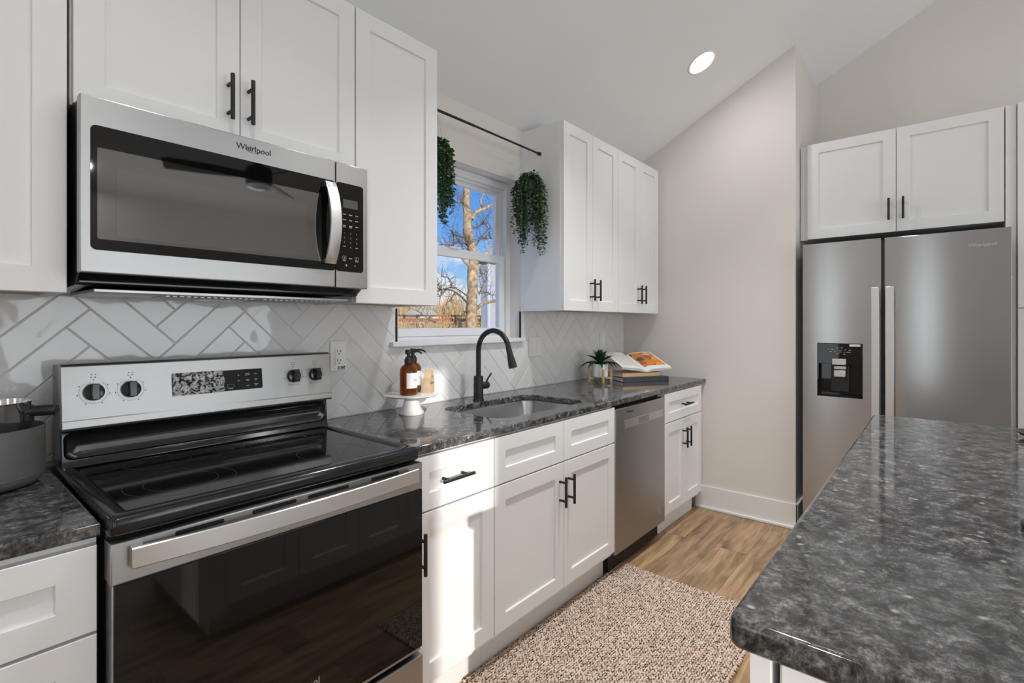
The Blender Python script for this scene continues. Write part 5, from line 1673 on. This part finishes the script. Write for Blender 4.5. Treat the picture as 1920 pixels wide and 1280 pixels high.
# outbuilding beyond the tree
c0 = at(915.5, 560, y=25.0)
c1x, c1y = c0.x, 25.0
a_ = (902 - 960) / FPX
Dl = Vector((cos(TH) + a_ * sin(TH), sin(TH) - a_ * cos(TH)))
yl = CAM.y + Dl.y * (c1x - CAM.x) / Dl.x
hz = at(915, 492, y=25.0).z
hb_ = thing('outbuilding', 'pale sided building beyond the tree at the right of the window', 'building', (c1x + 4, (c1y + yl) / 2, -0.6))
b = MB(); b.box(c1x, c1x + 8, c1y, yl, -0.6, hz)
for k in range(int((hz + 0.6) / 0.2)):
    b.box(c1x - 0.02, c1x + 0.1, c1y + 0.05, yl, -0.6 + k * 0.2, -0.6 + k * 0.2 + 0.17); b.box(c1x + 0.05, c1x + 8, c1y - 0.02, c1y + 0.1, -0.6 + k * 0.2, -0.6 + k * 0.2 + 0.17)
b.build('wall', M_SIDING, hb_, smooth=0)
b = MB(); b.box(c1x - 0.06, c1x + 0.12, c1y - 0.06, c1y + 0.12, -0.6, hz); b.build('corner_board', M_TRIM, hb_)
b = MB(); b.prism([(c1y - 0.4, hz), (yl + 0.4, hz), ((c1y + yl) / 2, hz + 0.7)], c1x - 0.3, c1x + 8.3, 'x'); b.build('roof', M_ROOF, hb_)
# red rail fence, cream shed and brush in the distance
fb = thing('rail_fence', 'long red rail fence outside behind the tree', 'fence', (24, 34, -0.6))
fp = [at(u, 600, y=34.0) for u in range(735, 905, 24)]
b = MB()
for p, q in zip(fp, fp[1:]):
    for (dz, w) in ((0.0, 0.15), (0.42, 0.06), (-0.36, 0.07)):
        b.box(p.x, q.x, 33.95, 34.05, p.z + dz - w, p.z + dz + w)
b.build('rail', M_RED, fb)
for p in fp:
    b = MB(); b.box(p.x - 0.07, p.x + 0.07, 34.0, 34.15, -0.6, p.z + 0.5); b.build('post', M_RED, fb)
sh0, sh1 = at(788, 600, y=44.0), at(822, 588, y=44.0)
sd = thing('shed', 'small cream shed beyond the red fence', 'shed', ((sh0.x + sh1.x) / 2, 45.5, -0.6))
b = MB(); b.box(sh0.x, sh1.x, 44, 47, -0.6, sh1.z - 0.25); b.build('wall', M_SHED, sd)
b = MB(); b.prism([(43.8, sh1.z - 0.3), (47.2, sh1.z - 0.3), (45.5, sh1.z + 0.5)], sh0.x - 0.2, sh1.x + 0.2, 'x'); b.build('roof', M_SHED, sd)
random.seed(31)
def brush(name, label, n, ys, us, hfun, h_scale, thick, z0=-0.6):
    vs, fs = [], []
    for k in range(n):
        y = random.uniform(*ys)
        u = random.uniform(*us)
        p = at(u, 606, y=y)
        H = hfun(u) * h_scale * random.uniform(0.45, 1.0)
        lean = Vector((random.gauss(0, 0.25), random.gauss(0, 0.15), 1)).normalized()
        q = Vector((p.x, y, z0))
        side = Vector((0.72, -0.69, 0))
        o = len(vs)
        segs = 4
        cur = q.copy()
        for s in range(segs + 1):
            w = thick * (1 - s / (segs + 0.6))
            vs.append(tuple(cur - side * w)); vs.append(tuple(cur + side * w)); vs.append(tuple(cur + Vector((0.69, 0.72, 0)) * w))
            cur = cur + (lean + Vector((random.gauss(0, 0.22), random.gauss(0, 0.1), 0))) * (H / segs)
        for s in range(segs):
            a = o + s * 3
            for i in range(3):
                fs.append((a + i, a + (i + 1) % 3, a + 3 + (i + 1) % 3, a + 3 + i))
    me = bpy.data.meshes.new(name)
    me.from_pydata(vs, [], fs)
    me.materials.append(M_BRUSH)
    me.update()
    o = bpy.data.objects.new(name, me)
    COL.objects.link(o)
    return tag(o, label, 'brush', kind='stuff')
brush('brush', 'tall golden leafless brush filling the distance outside', 5200, (52, 66), (735, 915), lambda u: 4.5 + 3.2 * math.exp(-((u - 850) / 26.0) ** 2) + 2.0 * math.exp(-((u - 770) / 35.0) ** 2), 0.95, 0.055)
brush('undergrowth', 'low tangled golden undergrowth in front of the red fence', 3200, (21.5, 24.4), (735, 898), lambda u: 2.2 + 0.5 * sin(u * 0.3), 1.0, 0.020)
